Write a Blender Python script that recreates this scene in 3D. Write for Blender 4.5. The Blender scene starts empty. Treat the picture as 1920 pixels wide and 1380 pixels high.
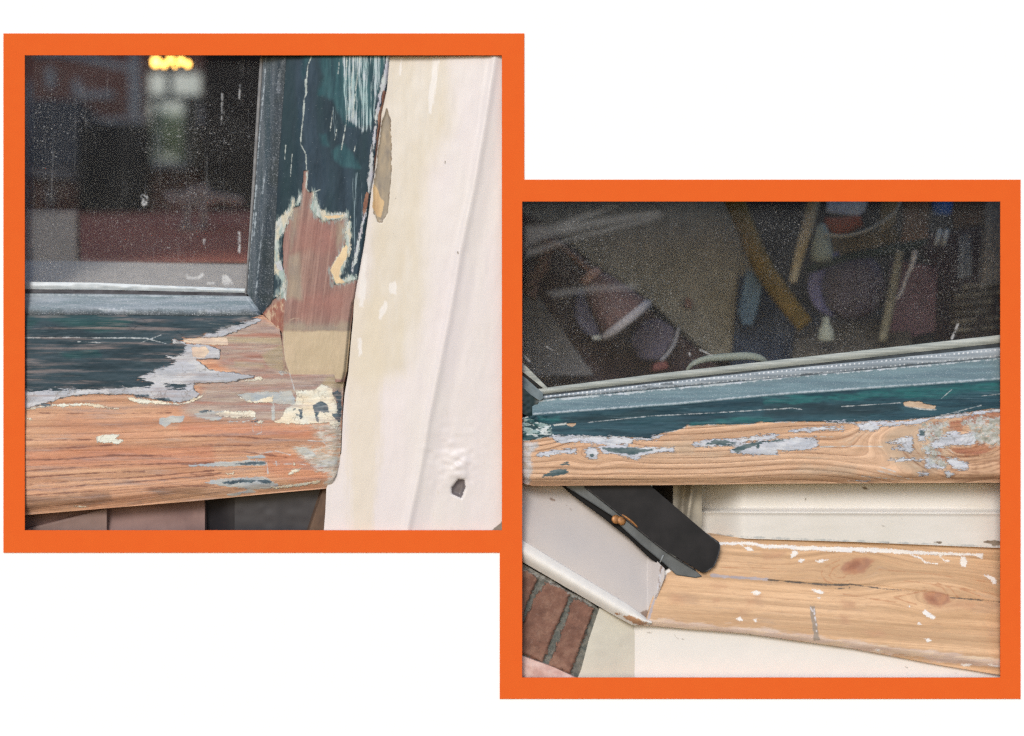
import bpy, math, random
import numpy as np
random.seed(7)
SC = bpy.context.scene
COL = SC.collection
# ------------------------------------------------------------------ camera, sky, sun, exposure
S = 0.0005            # metres per photo pixel at the frame plane
D = 1.6               # camera distance
cam_d = bpy.data.cameras.new("camera"); cam = bpy.data.objects.new("camera", cam_d); COL.objects.link(cam)
cam.location = (0, -D, 0); cam.rotation_euler = (math.radians(90), 0, 0)
cam_d.sensor_width = 36; cam_d.lens = 36 * D / (1920 * S)
cam_d.clip_start = 0.05; cam_d.clip_end = 400
cam_d.dof.use_dof = True; cam_d.dof.focus_distance = D + 0.012; cam_d.dof.aperture_fstop = 1.9
SC.camera = cam
SC.cycles.use_denoising = False      # keep the fine dust and grain
SC.cycles.filter_width = 1.4
SC.cycles.use_adaptive_sampling = False
SC.cycles.sample_clamp_indirect = 2.0
SC.cycles.max_bounces = 6
SUN_EL, SUN_AZ = 28, 194      # azimuth of the sun seen from the wall: in front, a little to the left
W = bpy.data.worlds.new("World"); SC.world = W; W.use_nodes = True
nt = W.node_tree; bg = nt.nodes['Background']
sky = nt.nodes.new('ShaderNodeTexSky'); sky.sky_type = 'NISHITA'; sky.sun_disc = False
sky.sun_elevation = math.radians(SUN_EL); sky.sun_rotation = math.radians(SUN_AZ)
sky.air_density = 1.0; sky.dust_density = 1.0; sky.ozone_density = 1.0
nt.links.new(sky.outputs[0], bg.inputs[0]); bg.inputs[1].default_value = 0.12
sd = bpy.data.lights.new("sun", 'SUN'); sd.energy = 1.35; sd.angle = math.radians(20); sd.color = (1, 0.985, 0.97)
sun = bpy.data.objects.new("sun", sd); COL.objects.link(sun)
az, el = math.radians(SUN_AZ), math.radians(SUN_EL)
from mathutils import Vector
sv = Vector((math.sin(az) * math.cos(el), math.cos(az) * math.cos(el), math.sin(el)))
sun.rotation_euler = (-sv).to_track_quat('-Z', 'Y').to_euler()
SC.view_settings.view_transform = 'Standard'; SC.view_settings.look = 'None'
SC.view_settings.exposure = 0.37; SC.view_settings.gamma = 1

# ------------------------------------------------------------------ helpers
def lin(c, k=1.0):
    o = []
    for v in c:
        v = v / 255.0
        o.append(k * (v / 12.92 if v <= 0.04045 else ((v + 0.055) / 1.055) ** 2.4))
    return (min(o[0], .95), min(o[1], .95), min(o[2], .95), 1.0)

def P(px, py, d=0.0):
    f = S * (1 + d / D)
    return ((px - 960) * f, d, (690 - py) * f)

def Z(off, sc, pts):
    return [(off[0] + x / sc, off[1] + y / sc) for x, y in pts]

def tag(o, label=None, cat=None, group=None, kind=None):
    if label: o['label'] = label
    if cat: o['category'] = cat
    if group: o['group'] = group
    if kind: o['kind'] = kind
    return o

def empty(name, loc, label, cat, group=None):
    o = bpy.data.objects.new(name, None); COL.objects.link(o)
    o.location = loc; o.empty_display_size = 0.02
    bpy.context.view_layer.update()
    return tag(o, label, cat, group)

def link(name, me, mats, parent=None):
    o = bpy.data.objects.new(name, me); COL.objects.link(o)
    for m in (mats if isinstance(mats, (list, tuple)) else [mats]): me.materials.append(m)
    if parent is not None:
        o.parent = parent
        o.matrix_parent_inverse = parent.matrix_basis.inverted()
    return o

def interp(pts):
    pts = sorted(pts)
    a = np.array([p[0] for p in pts], float); b = np.array([p[1] for p in pts], float)
    return lambda x: np.interp(x, a, b)

def vnoise(x, y, seed=0):
    rs = np.random.RandomState(seed); T = rs.rand(64, 64)
    xi = np.floor(x).astype(int); yi = np.floor(y).astype(int)
    fx = x - xi; fy = y - yi
    fx = fx * fx * (3 - 2 * fx); fy = fy * fy * (3 - 2 * fy)
    g = lambda i, j: T[(xi + i) % 64, (yi + j) % 64]
    return (g(0, 0) * (1 - fx) + g(1, 0) * fx) * (1 - fy) + (g(0, 1) * (1 - fx) + g(1, 1) * fx) * fy - 0.5

def sstep(a, b, x):
    t = np.clip((x - a) / (b - a), 0, 1); return t * t * (3 - 2 * t)

def sdf_poly(x, y, poly):
    n = len(poly); d2 = np.full(x.shape, 1e18); ins = np.zeros(x.shape, bool)
    for i in range(n):
        ax, ay = poly[i]; bx, by = poly[(i + 1) % n]
        ex, ey = bx - ax, by - ay; L = ex * ex + ey * ey + 1e-9
        t = np.clip(((x - ax) * ex + (y - ay) * ey) / L, 0, 1)
        dx = x - ax - t * ex; dy = y - ay - t * ey
        d2 = np.minimum(d2, dx * dx + dy * dy)
        c = (ay > y) != (by > y)
        if ey != 0:
            ins ^= c & (x < ax + ex * (y - ay) / ey)
    d = np.sqrt(d2); return np.where(ins, d, -d)

def sdf_lines(x, y, lines):
    d2 = np.full(x.shape, 1e18); out = np.full(x.shape, -60.0)
    for ln in lines:
        w, pts = ln[0], ln[1]
        for (ax, ay), (bx, by) in zip(pts[:-1], pts[1:]):
            ex, ey = bx - ax, by - ay; L = ex * ex + ey * ey + 1e-9
            t = np.clip(((x - ax) * ex + (y - ay) * ey) / L, 0, 1)
            out = np.maximum(out, w - np.hypot(x - ax - t * ex, y - ay - t * ey))
    return out

def mask(x, y, polys=(), lines=()):
    out = np.full(x.shape, -60.0)
    for p in polys: out = np.maximum(out, sdf_poly(x, y, p))
    if lines: out = np.maximum(out, sdf_lines(x, y, lines))
    return np.clip(out, -60, 60)

def sheet(name, lim, lo, hi, depth, mats, parent=None, axis='x', step=2.0, back=0.02, masks=None, grain=None, inner=False):
    """front surface over the picture-plane region between lo and hi, real depth from depth(x, y), closed at the sides and back"""
    lo = interp(lo) if isinstance(lo, list) else lo
    hi = interp(hi) if isinstance(hi, list) else hi
    n = max(2, int((lim[1] - lim[0]) / step)); u = np.linspace(lim[0], lim[1], n + 1)
    a = lo(u) * np.ones_like(u); b = hi(u) * np.ones_like(u)
    m = max(2, int(np.max(np.abs(b - a)) / step)); v = np.linspace(0, 1, m + 1)
    U = np.repeat(u[:, None], m + 1, 1); V = a[:, None] + (b - a)[:, None] * v[None, :]
    X, Y = (U, V) if axis == 'x' else (V, U)
    X = X.ravel(); Y = Y.ravel()
    dep = depth(X, Y) * np.ones_like(X) * .65 - .0030
    f = S * (1 + dep / D)
    co = np.stack([(X - 960) * f, dep, (690 - Y) * f], 1)
    idx = np.arange((n + 1) * (m + 1)).reshape(n + 1, m + 1)
    q = np.stack([idx[:-1, :-1], idx[1:, :-1], idx[1:, 1:], idx[:-1, 1:]], -1).reshape(-1, 4)
    if axis == 'x': q = q[:, ::-1]
    # which way does it face?
    c = co[q[0]]; nn = np.cross(c[1] - c[0], c[2] - c[1])
    if nn[1] > 0: q = q[:, ::-1]
    ring = np.concatenate([idx[:, 0], idx[-1, 1:], idx[-2::-1, -1], idx[0, -2:0:-1]])
    N = len(co); R = len(ring)
    s0 = co[ring]; s1 = s0.copy(); s1[:, 1] += back
    allco = np.concatenate([co, s0, s1]); src = np.concatenate([np.arange(N), ring, ring])
    i = np.arange(R); j = (i + 1) % R
    sk = np.stack([N + i, N + j, N + R + j, N + R + i], 1)
    mid = s0.mean(0); c = allco[sk[0]]; nn = np.cross(c[1] - c[0], c[2] - c[1])
    if np.dot(nn, c[0] - mid) < 0: sk = sk[:, ::-1]
    faces = np.concatenate([q, sk]); nf = len(faces)
    cap = N + R + (i if True else i[::-1])
    loops = np.concatenate([faces.ravel(), cap])
    me = bpy.data.meshes.new(name)
    me.vertices.add(len(allco)); me.vertices.foreach_set('co', allco.ravel())
    me.loops.add(len(loops)); me.loops.foreach_set('vertex_index', loops.astype(np.int32))
    me.polygons.add(nf + 1)
    ls = np.concatenate([np.arange(nf) * 4, [nf * 4]]); me.polygons.foreach_set('loop_start', ls.astype(np.int32))
    sm = np.zeros(nf + 1, bool); sm[:len(q)] = True
    me.polygons.foreach_set('use_smooth', sm)
    if inner:
        mi = np.ones(nf + 1, np.int32); mi[:len(q)] = 0; me.polygons.foreach_set('material_index', mi)
    me.update(calc_edges=True); me.validate()
    def put(nm, arr, typ='FLOAT', key='value'):
        at = me.attributes.new(nm, typ, 'POINT'); at.data.foreach_set(key, np.ascontiguousarray(arr[src], np.float32).ravel())
    put('pc', np.stack([X, Y, dep / S], 1) / 100, 'FLOAT_VECTOR', 'vector')
    if grain is None: G = np.stack([X, Y], 1)
    else: G = np.stack(grain(X, Y), 1)
    put('gc', np.concatenate([G, 0 * G[:, :1]], 1) / 100, 'FLOAT_VECTOR', 'vector')
    for k, fn in (masks or {}).items():
        put(k, fn(X, Y) if callable(fn) else mask(X, Y, *fn))
    return link(name, me, mats, parent)

class NB:
    def __init__(s, name):
        s.m = bpy.data.materials.new(name); s.m.use_nodes = True; s.t = s.m.node_tree
        s.p = s.t.nodes['Principled BSDF']; s.out = s.t.nodes['Material Output']
    def new(s, t): return s.t.nodes.new(t)
    def l(s, a, b): s.t.links.new(a, b)
    def attr(s, nm, vec=False):
        n = s.new('ShaderNodeAttribute'); n.attribute_name = nm; return n.outputs['Vector' if vec else 'Fac']
    def math(s, op, a, b=None, c=None, clamp=False):
        n = s.new('ShaderNodeMath'); n.operation = op; n.use_clamp = clamp
        for i, v in enumerate((a, b, c)):
            if v is None: continue
            if isinstance(v, (int, float)): n.inputs[i].default_value = v
            else: s.l(v, n.inputs[i])
        return n.outputs[0]
    def scl(s, vec, sc, off=(0, 0, 0)):
        n = s.new('ShaderNodeMapping'); s.l(vec, n.inputs[0]); n.inputs['Scale'].default_value = sc; n.inputs['Location'].default_value = off
        return n.outputs[0]
    def noise(s, vec, sc, det=3, rough=.55, off=0.0, dist=0):
        n = s.new('ShaderNodeTexNoise'); s.l(s.scl(vec, (sc[0], sc[1], 1), (off, off * 1.7, off * .3)), n.inputs['Vector'])
        n.inputs['Scale'].default_value = 1; n.inputs['Detail'].default_value = det; n.inputs['Roughness'].default_value = rough
        n.inputs['Distortion'].default_value = dist
        return n.outputs['Fac']
    def ramp(s, f, a, b, lo=0.0, hi=1.0):
        n = s.new('ShaderNodeMapRange'); n.interpolation_type = 'SMOOTHSTEP'
        s.l(f, n.inputs[0]); n.inputs[1].default_value = a; n.inputs[2].default_value = b
        n.inputs[3].default_value = lo; n.inputs[4].default_value = hi
        return n.outputs[0]
    def mix(s, f, a, b):
        n = s.new('ShaderNodeMix'); n.data_type = 'RGBA'
        if isinstance(f, (int, float)): n.inputs[0].default_value = f
        else: s.l(f, n.inputs[0])
        for i, v in ((6, a), (7, b)):
            if isinstance(v, tuple): n.inputs[i].default_value = v
            else: s.l(v, n.inputs[i])
        return n.outputs[2]
    def var(s, vec, cs, sc=(1, 1), off=0.0, det=4, k=.9, sharp=.12):
        """blotchy mix of several colours"""
        c = lin(cs[0], k)
        for i, b in enumerate(cs[1:]):
            f = s.ramp(s.noise(vec, sc, det, .6, off + 7.3 * i), .5 - sharp + .02 * i, .5 + sharp + .02 * i)
            c = s.mix(f, c, lin(b, k))
        return c
    def grit(s, col, vec, sc, g):
        an = s.__dict__.get('aniso', 1.0); f1 = s.noise(vec, (sc * an, sc), 4, .75, 71.0); f2 = s.noise(vec, (sc * .22 * an, sc * .22), 3, .6, 17.0)
        v = s.math('ADD', s.ramp(f1, .32, .68, 1 - g, 1 + g), s.ramp(f2, .3, .7, -g * .35, g * .35))
        cc = s.new('ShaderNodeCombineColor'); [s.l(v, cc.inputs[i]) for i in range(3)]
        n = s.new('ShaderNodeMix'); n.data_type = 'RGBA'; n.blend_type = 'MULTIPLY'; n.inputs[0].default_value = 1
        if isinstance(col, tuple): n.inputs[6].default_value = col
        else: s.l(col, n.inputs[6])
        s.l(cc.outputs[0], n.inputs[7]); return n.outputs[2]
    def finish(s, col, height=None, rough=.6, spec=.3, bd=.0006, bs=.6, grit=.07):
        if grit: col = s.grit(col, s.attr('gc', True), 55, grit)
        if isinstance(col, tuple): s.p.inputs['Base Color'].default_value = col
        else: s.l(col, s.p.inputs['Base Color'])
        if isinstance(rough, (int, float)): s.p.inputs['Roughness'].default_value = rough
        else: s.l(rough, s.p.inputs['Roughness'])
        s.p.inputs['Specular IOR Level'].default_value = spec
        if height is not None:
            b = s.new('ShaderNodeBump'); b.inputs['Strength'].default_value = bs; b.inputs['Distance'].default_value = bd
            s.l(height, b.inputs['Height']); s.l(b.outputs[0], s.p.inputs['Normal'])
        return s.m

def wood(nb, cs, freq=9.0, wob=2.2, line=.75, k=.9, warp=(.35, 1.6)):
    """cs = (light, mid, dark line, grey)  -> colour socket, height socket"""
    g = nb.attr('gc', True); sep = nb.new('ShaderNodeSeparateXYZ'); nb.l(g, sep.inputs[0])
    y = sep.outputs[1]
    n1 = nb.noise(g, warp, 3, .5, 3.0)
    r = nb.math('ADD', nb.math('MULTIPLY', y, freq), nb.math('MULTIPLY', n1, wob))
    fr = nb.math('FRACT', r)
    ln = nb.math('POWER', fr, 5.0)
    ln = nb.math('MULTIPLY', ln, nb.ramp(fr, 1.0, .93))
    am = nb.ramp(nb.noise(g, (.5, 3.0), 2, .5, 11.0), .3, .62, .25, 1.0)
    ln = nb.math('MULTIPLY', nb.math('MULTIPLY', ln, am), line * 1.6, clamp=True)
    fib = nb.noise(g, (1.2, 34), 4, .65, 2.0)
    big = nb.noise(g, (.5, 1.8), 3, .5, 5.0)
    nb.aniso = .12
    c = nb.mix(nb.ramp(big, .35, .68), lin(cs[0], k), lin(cs[1], k))
    band = nb.noise(g, (.10, freq * .8), 3, .6, 41.0)
    c = nb.mix(nb.ramp(band, .45, .66, 0, .55), c, lin(tuple(v * .84 for v in cs[1]), k))
    c = nb.mix(nb.ramp(band, .50, .34, 0, .5), c, lin(tuple(min(255, v * 1.07 + 4) for v in cs[0]), k))
    pores = nb.ramp(nb.noise(g, (7, 90), 3, .6, 55.0), .62, .70, 0, .35)
    c = nb.mix(nb.ramp(fib, .5, .78, 0, .5), c, lin(cs[2], k))
    c = nb.mix(nb.ramp(nb.noise(g, (1.5, 9), 4, .6, 21.0), .58, .72, 0, .6), c, lin(cs[3], k))
    c = nb.mix(ln, c, lin(cs[2], k))
    c = nb.mix(pores, c, lin(tuple(v * .8 for v in cs[2]), k))
    h = nb.math('ADD', nb.math('MULTIPLY', fib, .5), nb.math('MULTIPLY', ln, -.6))
    return c, h

def paint(nb, base, height, layers):
    """layers: dict(a=mask attribute, c=colours, amp, sc=noise scale, clamp, bias, edge, h, cs=blotch scale, line=dark outline colour)"""
    pc = nb.attr('pc', True); c, h = base, height
    for i, L in enumerate(layers):
        sc = L.get('sc', (6, 6)); amp = L.get('amp', 4.0); ed = L.get('edge', 1.0)
        gm = 3.0 if ('clamp' not in L and amp < 12 and sc[0] * 0 == 0 and L.get('edge', .8) <= 3) else 1.0
        f = nb.attr(L['a'])
        if 'clamp' in L: f = nb.math('MINIMUM', f, float(L['clamp']))
        n = nb.noise(pc, sc, L.get('det', 5), .65, 13.7 * (i + 1))
        fine = nb.noise(pc, (sc[0] * 4, sc[1] * 4), 3, .6, 5.1 * (i + 1))
        f = nb.math('ADD', f, nb.math('ADD', nb.math('MULTIPLY', nb.math('SUBTRACT', n, L.get('bias', .5)), amp * gm), float(L.get('grow', 0))))
        f = nb.math('ADD', f, nb.math('MULTIPLY', nb.math('SUBTRACT', fine, .5), L.get('famp', amp * .35) * gm))
        if 'line' in L:
            w = L.get('lw', 1.1)
            lf = nb.math('MULTIPLY', nb.ramp(f, -w - .5, -w + .4), nb.ramp(nb.noise(pc, (9, 9), 2, .5, 3.3 * i), .42, .56))
            c = nb.mix(lf, c, lin(L['line'], .9))
        m = nb.ramp(f, -ed, ed, 0, L.get('op', 1.0))
        lc = nb.var(pc, L['c'], L.get('cs', (2, 2)), 31.0 * i, 5, L.get('k', .9), L.get('sharp', .12)) if len(L['c']) > 1 else lin(L['c'][0], L.get('k', .9))
        if 'crack' in L:
            v = nb.new('ShaderNodeTexVoronoi'); v.feature = 'DISTANCE_TO_EDGE'; v.inputs['Scale'].default_value = 1
            wv_ = nb.new('ShaderNodeVectorMath'); wv_.operation = 'ADD'; nb.l(nb.scl(pc, (L['crack'][0], L['crack'][1], 1)), wv_.inputs[0])
            nn_ = nb.new('ShaderNodeTexNoise'); nb.l(pc, nn_.inputs['Vector']); nn_.inputs['Scale'].default_value = 9; nb.l(nn_.outputs['Color'], wv_.inputs[1])
            nb.l(wv_.outputs[0], v.inputs['Vector'])
            cf = nb.math('MULTIPLY', nb.ramp(v.outputs['Distance'], .05, .0), nb.ramp(nb.noise(pc, (3, 3), 2, .5, 5.5), .42, .58, 0, .55))
            lc = nb.mix(cf, lc, lin((120, 112, 102), .9))
        c = nb.mix(m, c, lc)
        if L.get('h', 0) != 0:
            if L.get('cover', True):
                h = nb.math('MULTIPLY', h, nb.ramp(m, 0, 1, 1, .35))
            h = nb.math('ADD', h, nb.math('MULTIPLY', m, L['h']))
    return c, h

def simple(name, cs, sc=(8, 8), k=.9, rough=.7, spec=.2, bump=.0, sharp=.2, metal=0, grit=.03):
    nb = NB(name)
    tc = nb.new('ShaderNodeTexCoord'); v = tc.outputs['Object']
    n = nb.new('ShaderNodeTexNoise'); nb.l(v, n.inputs['Vector']); n.inputs['Scale'].default_value = sc[0] * 10; n.inputs['Detail'].default_value = 5
    c = lin(cs[0], k)
    if len(cs) > 1: c = nb.mix(nb.ramp(n.outputs['Fac'], .5 - sharp, .5 + sharp), lin(cs[0], k), lin(cs[1], k))
    if grit: c = nb.grit(c, v, 900, grit)
    m = nb.finish(c, n.outputs['Fac'] if bump else None, rough, spec, .001, bump, 0)
    nb.p.inputs['Metallic'].default_value = metal
    return m

def simple_pc(name, cs, sc=(3, 3), k=.9, rough=.6, spec=.25, bump=.2):
    nb = NB(name); pc = nb.attr('pc', True)
    return nb.finish(nb.var(pc, cs, sc, 1, 5, k, .2), nb.noise(pc, (12, 12), 5), rough, spec, .0004, bump, .03)

def mesh_from(name, vs, fs, mats, parent=None, smooth=False, bevel=0, sub=0):
    me = bpy.data.meshes.new(name); me.from_pydata([tuple(v) for v in vs], [], [tuple(f) for f in fs]); me.update()
    import bmesh
    bm = bmesh.new(); bm.from_mesh(me)
    bmesh.ops.recalc_face_normals(bm, faces=bm.faces)
    if bevel > 0:
        bmesh.ops.bevel(bm, geom=bm.edges[:], offset=bevel, segments=3, profile=.6, affect='EDGES')
    bm.to_mesh(me); bm.free()
    if smooth:
        for p in me.polygons: p.use_smooth = True
    o = link(name, me, mats, parent)
    if sub:
        md = o.modifiers.new('sub', 'SUBSURF'); md.levels = sub; md.render_levels = sub
    return o

def cells(name, xs, ys, keep, d0, d1, mats, parent=None):
    """rectilinear slab in px coordinates at depths d0..d1 (world metres, no perspective change across its thickness)"""
    vs, fs, key = [], [], {}
    def V(i, j, k):
        if (i, j, k) not in key:
            x, _, z = P(xs[i], ys[j], 0); s_ = (1 + d0 / D) if PERS else 1
            key[(i, j, k)] = len(vs); vs.append((x * s_, d0 if k == 0 else d1, z * s_))
        return key[(i, j, k)]
    nx, ny = len(xs) - 1, len(ys) - 1
    K = lambda i, j: 0 <= i < nx and 0 <= j < ny and keep((xs[i] + xs[i + 1]) / 2, (ys[j] + ys[j + 1]) / 2)
    for i in range(nx):
        for j in range(ny):
            if not K(i, j): continue
            fs.append((V(i, j, 0), V(i + 1, j, 0), V(i + 1, j + 1, 0), V(i, j + 1, 0)))
            fs.append((V(i, j + 1, 1), V(i + 1, j + 1, 1), V(i + 1, j, 1), V(i, j, 1)))
            if not K(i - 1, j): fs.append((V(i, j, 0), V(i, j + 1, 0), V(i, j + 1, 1), V(i, j, 1)))
            if not K(i + 1, j): fs.append((V(i + 1, j, 0), V(i + 1, j, 1), V(i + 1, j + 1, 1), V(i + 1, j + 1, 0)))
            if not K(i, j - 1): fs.append((V(i, j, 0), V(i, j, 1), V(i + 1, j, 1), V(i + 1, j, 0)))
            if not K(i, j + 1): fs.append((V(i, j + 1, 0), V(i + 1, j + 1, 0), V(i + 1, j + 1, 1), V(i, j + 1, 1)))
    return mesh_from(name, vs, fs, mats, parent)
PERS = False

def slab(name, poly, d, th, mats, parent=None, bevel=.002, tilt=0.0, smooth=False):
    """solid block whose outline is poly (px), front at depth d (or list of depths), thickness th metres"""
    n = len(poly); ds = d if isinstance(d, (list, tuple)) else [d] * n
    vs = [P(x, y, dd) for (x, y), dd in zip(poly, ds)]
    vs += [(v[0], v[1] + th, v[2]) for v in vs]
    fs = [tuple(range(n)), tuple(range(2 * n - 1, n - 1, -1))] + [(i, (i + 1) % n, n + (i + 1) % n, n + i) for i in range(n)]
    return mesh_from(name, vs, fs, mats, parent, smooth, bevel)

def tube(name, pts, rad, mats, parent=None, seg=14, flat=1.0, caps=True):
    """tube through (px, py, depth) points; rad in px (number or list); flat squashes it in depth"""
    # resample with Catmull-Rom
    n = len(pts); rads = rad if isinstance(rad, (list, tuple)) else [rad] * n
    P4 = [(*p, r) for p, r in zip(pts, rads)]
    out = []
    for i in range(n - 1):
        p0 = P4[max(i - 1, 0)]; p1 = P4[i]; p2 = P4[i + 1]; p3 = P4[min(i + 2, n - 1)]
        for k in range(6 if n > 2 else 2):
            t = k / (6 if n > 2 else 2)
            out.append([.5 * (2 * b + (c - a) * t + (2 * a - 5 * b + 4 * c - e) * t * t + (3 * b - a - 3 * c + e) * t ** 3) for a, b, c, e in zip(p0, p1, p2, p3)])
    out.append(list(P4[-1]))
    cs = [Vector(P(o[0], o[1], o[2])) for o in out]
    vs, fs = [], []
    for i, c in enumerate(cs):
        t = (cs[min(i + 1, len(cs) - 1)] - cs[max(i - 1, 0)]).normalized()
        up = Vector((0, -1, 0)); s_ = t.cross(up)
        if s_.length < 1e-4: s_ = Vector((1, 0, 0))
        s_.normalize(); u = s_.cross(t).normalized()
        r = max(out[i][3], .2) * S * (1 + out[i][2] / D)
        for k in range(seg):
            a = 2 * math.pi * k / seg
            vs.append(c + s_ * (r * math.cos(a)) + u * (r * math.sin(a) * flat))
    for i in range(len(cs) - 1):
        for k in range(seg):
            a = i * seg + k; b = i * seg + (k + 1) % seg
            fs.append((a, b, b + seg, a + seg))
    fs.append(tuple(range(seg))); fs.append(tuple(range(len(vs) - 1, len(vs) - seg - 1, -1)))
    o = mesh_from(name, vs, fs, mats, parent, True)
    return o

def lathe(name, base, prof, mats, parent=None, seg=32, axis=(0, 0, 1)):
    """prof = list of (radius m, height m) about axis from base (world)"""
    ax = Vector(axis).normalized(); q = ax.to_track_quat('Z', 'Y')
    vs, fs = [], []
    for r, h in prof:
        for k in range(seg):
            a = 2 * math.pi * k / seg
            vs.append(Vector(base) + q @ Vector((r * math.cos(a), r * math.sin(a), h)))
    for i in range(len(prof) - 1):
        for k in range(seg):
            a = i * seg + k; b = i * seg + (k + 1) % seg
            fs.append((a, b, b + seg, a + seg))
    fs.append(tuple(range(seg))); fs.append(tuple(range(len(vs) - seg, len(vs))))
    return mesh_from(name, vs, fs, mats, parent, True)

# ------------------------------------------------------------------ the white wall and the two orange frames
m_white = simple('white_paint', [(250, 250, 250)], k=1.0, grit=0, rough=.9, spec=.1)
m_orange = simple('orange_paint', grit=0, cs=[(237, 105, 41), (236, 103, 40)], k=.9, rough=.8, spec=.1)
WX = [-3000, 12, 942, 978, 1908, 4900]; WY = [-2500, 68, 342, 1031, 1305, 3800]
def wall_keep(x, y):
    return not ((12 < x < 978 and 68 < y < 1031) or (942 < x < 1908 and 342 < y < 1305))
w = cells('wall', WX, WY, wall_keep, 0.0, .001, m_white)
tag(w, 'plain white wall behind the two orange frames', 'wall', kind='structure')
f1 = cells('picture_frame', [7, 47, 941, 960, 983], [63, 104, 337, 994, 1036],
           lambda x, y: not (47 < x < 941 and 104 < y < 994) and not (x > 960 and y > 337), -.0012, -.0002, m_orange)
tag(f1, 'square orange frame around the dark teal window corner and cream jamb, the upper left one', 'frame', 'orange frames on the white wall')
f2 = cells('picture_frame', [937, 960, 979, 1875, 1913], [337, 378, 1036, 1270, 1310],
           lambda x, y: not (979 < x < 1875 and 378 < y < 1270) and not (x < 960 and y < 1036), -.0012, -.0002, m_orange)
tag(f2, 'square orange frame around the stripped wooden sill and brickwork, the lower right one', 'frame', 'orange frames on the white wall')

# ------------------------------------------------------------------ left window: sash
ZB = lambda pts: Z((440, 90), 5.75, pts)
ZC = lambda pts: Z((440, 320), 5.75, pts)
ZD = lambda pts: Z((440, 540), 5.75, pts)
ZG = lambda pts: Z((0, 500), 3.84, pts)
ZH = lambda pts: Z((0, 700), 4.06, pts)
ZI = lambda pts: Z((340, 700), 4.06, pts)

sash = empty('window_sash', P(560, 700, .02), 'weathered window sash with flaking dark teal paint and a beige filler repair at its corner', 'window sash', 'peeling window sashes')

beadR = interp([(60, 540), (104, 537), (330, 521), (450, 515), (560, 512), (588, 492)])
beadL = interp([(60, 497), (104, 494), (330, 480), (550, 463), (588, 490)])
stileL = interp([(60, 540), (104, 537), (330, 521), (450, 515), (560, 512), (588, 492), (622, 528), (700, 531), (716, 545)])
stileR = interp([(60, 736), (104, 734), (168, 728), (212, 718), (238, 716), (288, 709), (330, 704), (355, 699), (398, 694), (450, 687), (502, 678), (529, 673), (560, 668), (570, 664), (610, 658), (644, 655), (696, 650), (716, 645)])

def stile_depth(x, y):
    t = x - beadR(y)
    fl = .0085 + 0 * x
    groove = .0035 * (1 - sstep(22, 42, t)) * sstep(700, 560, y)
    edge = .008 * sstep(7, 0, stileR(y) - x)
    bare = np.minimum(0, 0 * x)
    rgh = .0008 * vnoise(x / 9, y / 28, 3) + .0004 * vnoise(x / 4, y / 9, 4)
    bm = mask(x, y, [BARE]); dent = .0007 * sstep(-1, 3, bm)
    return fl + groove + edge + rgh + dent + .0012 * sstep(692, 712, y)

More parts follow.
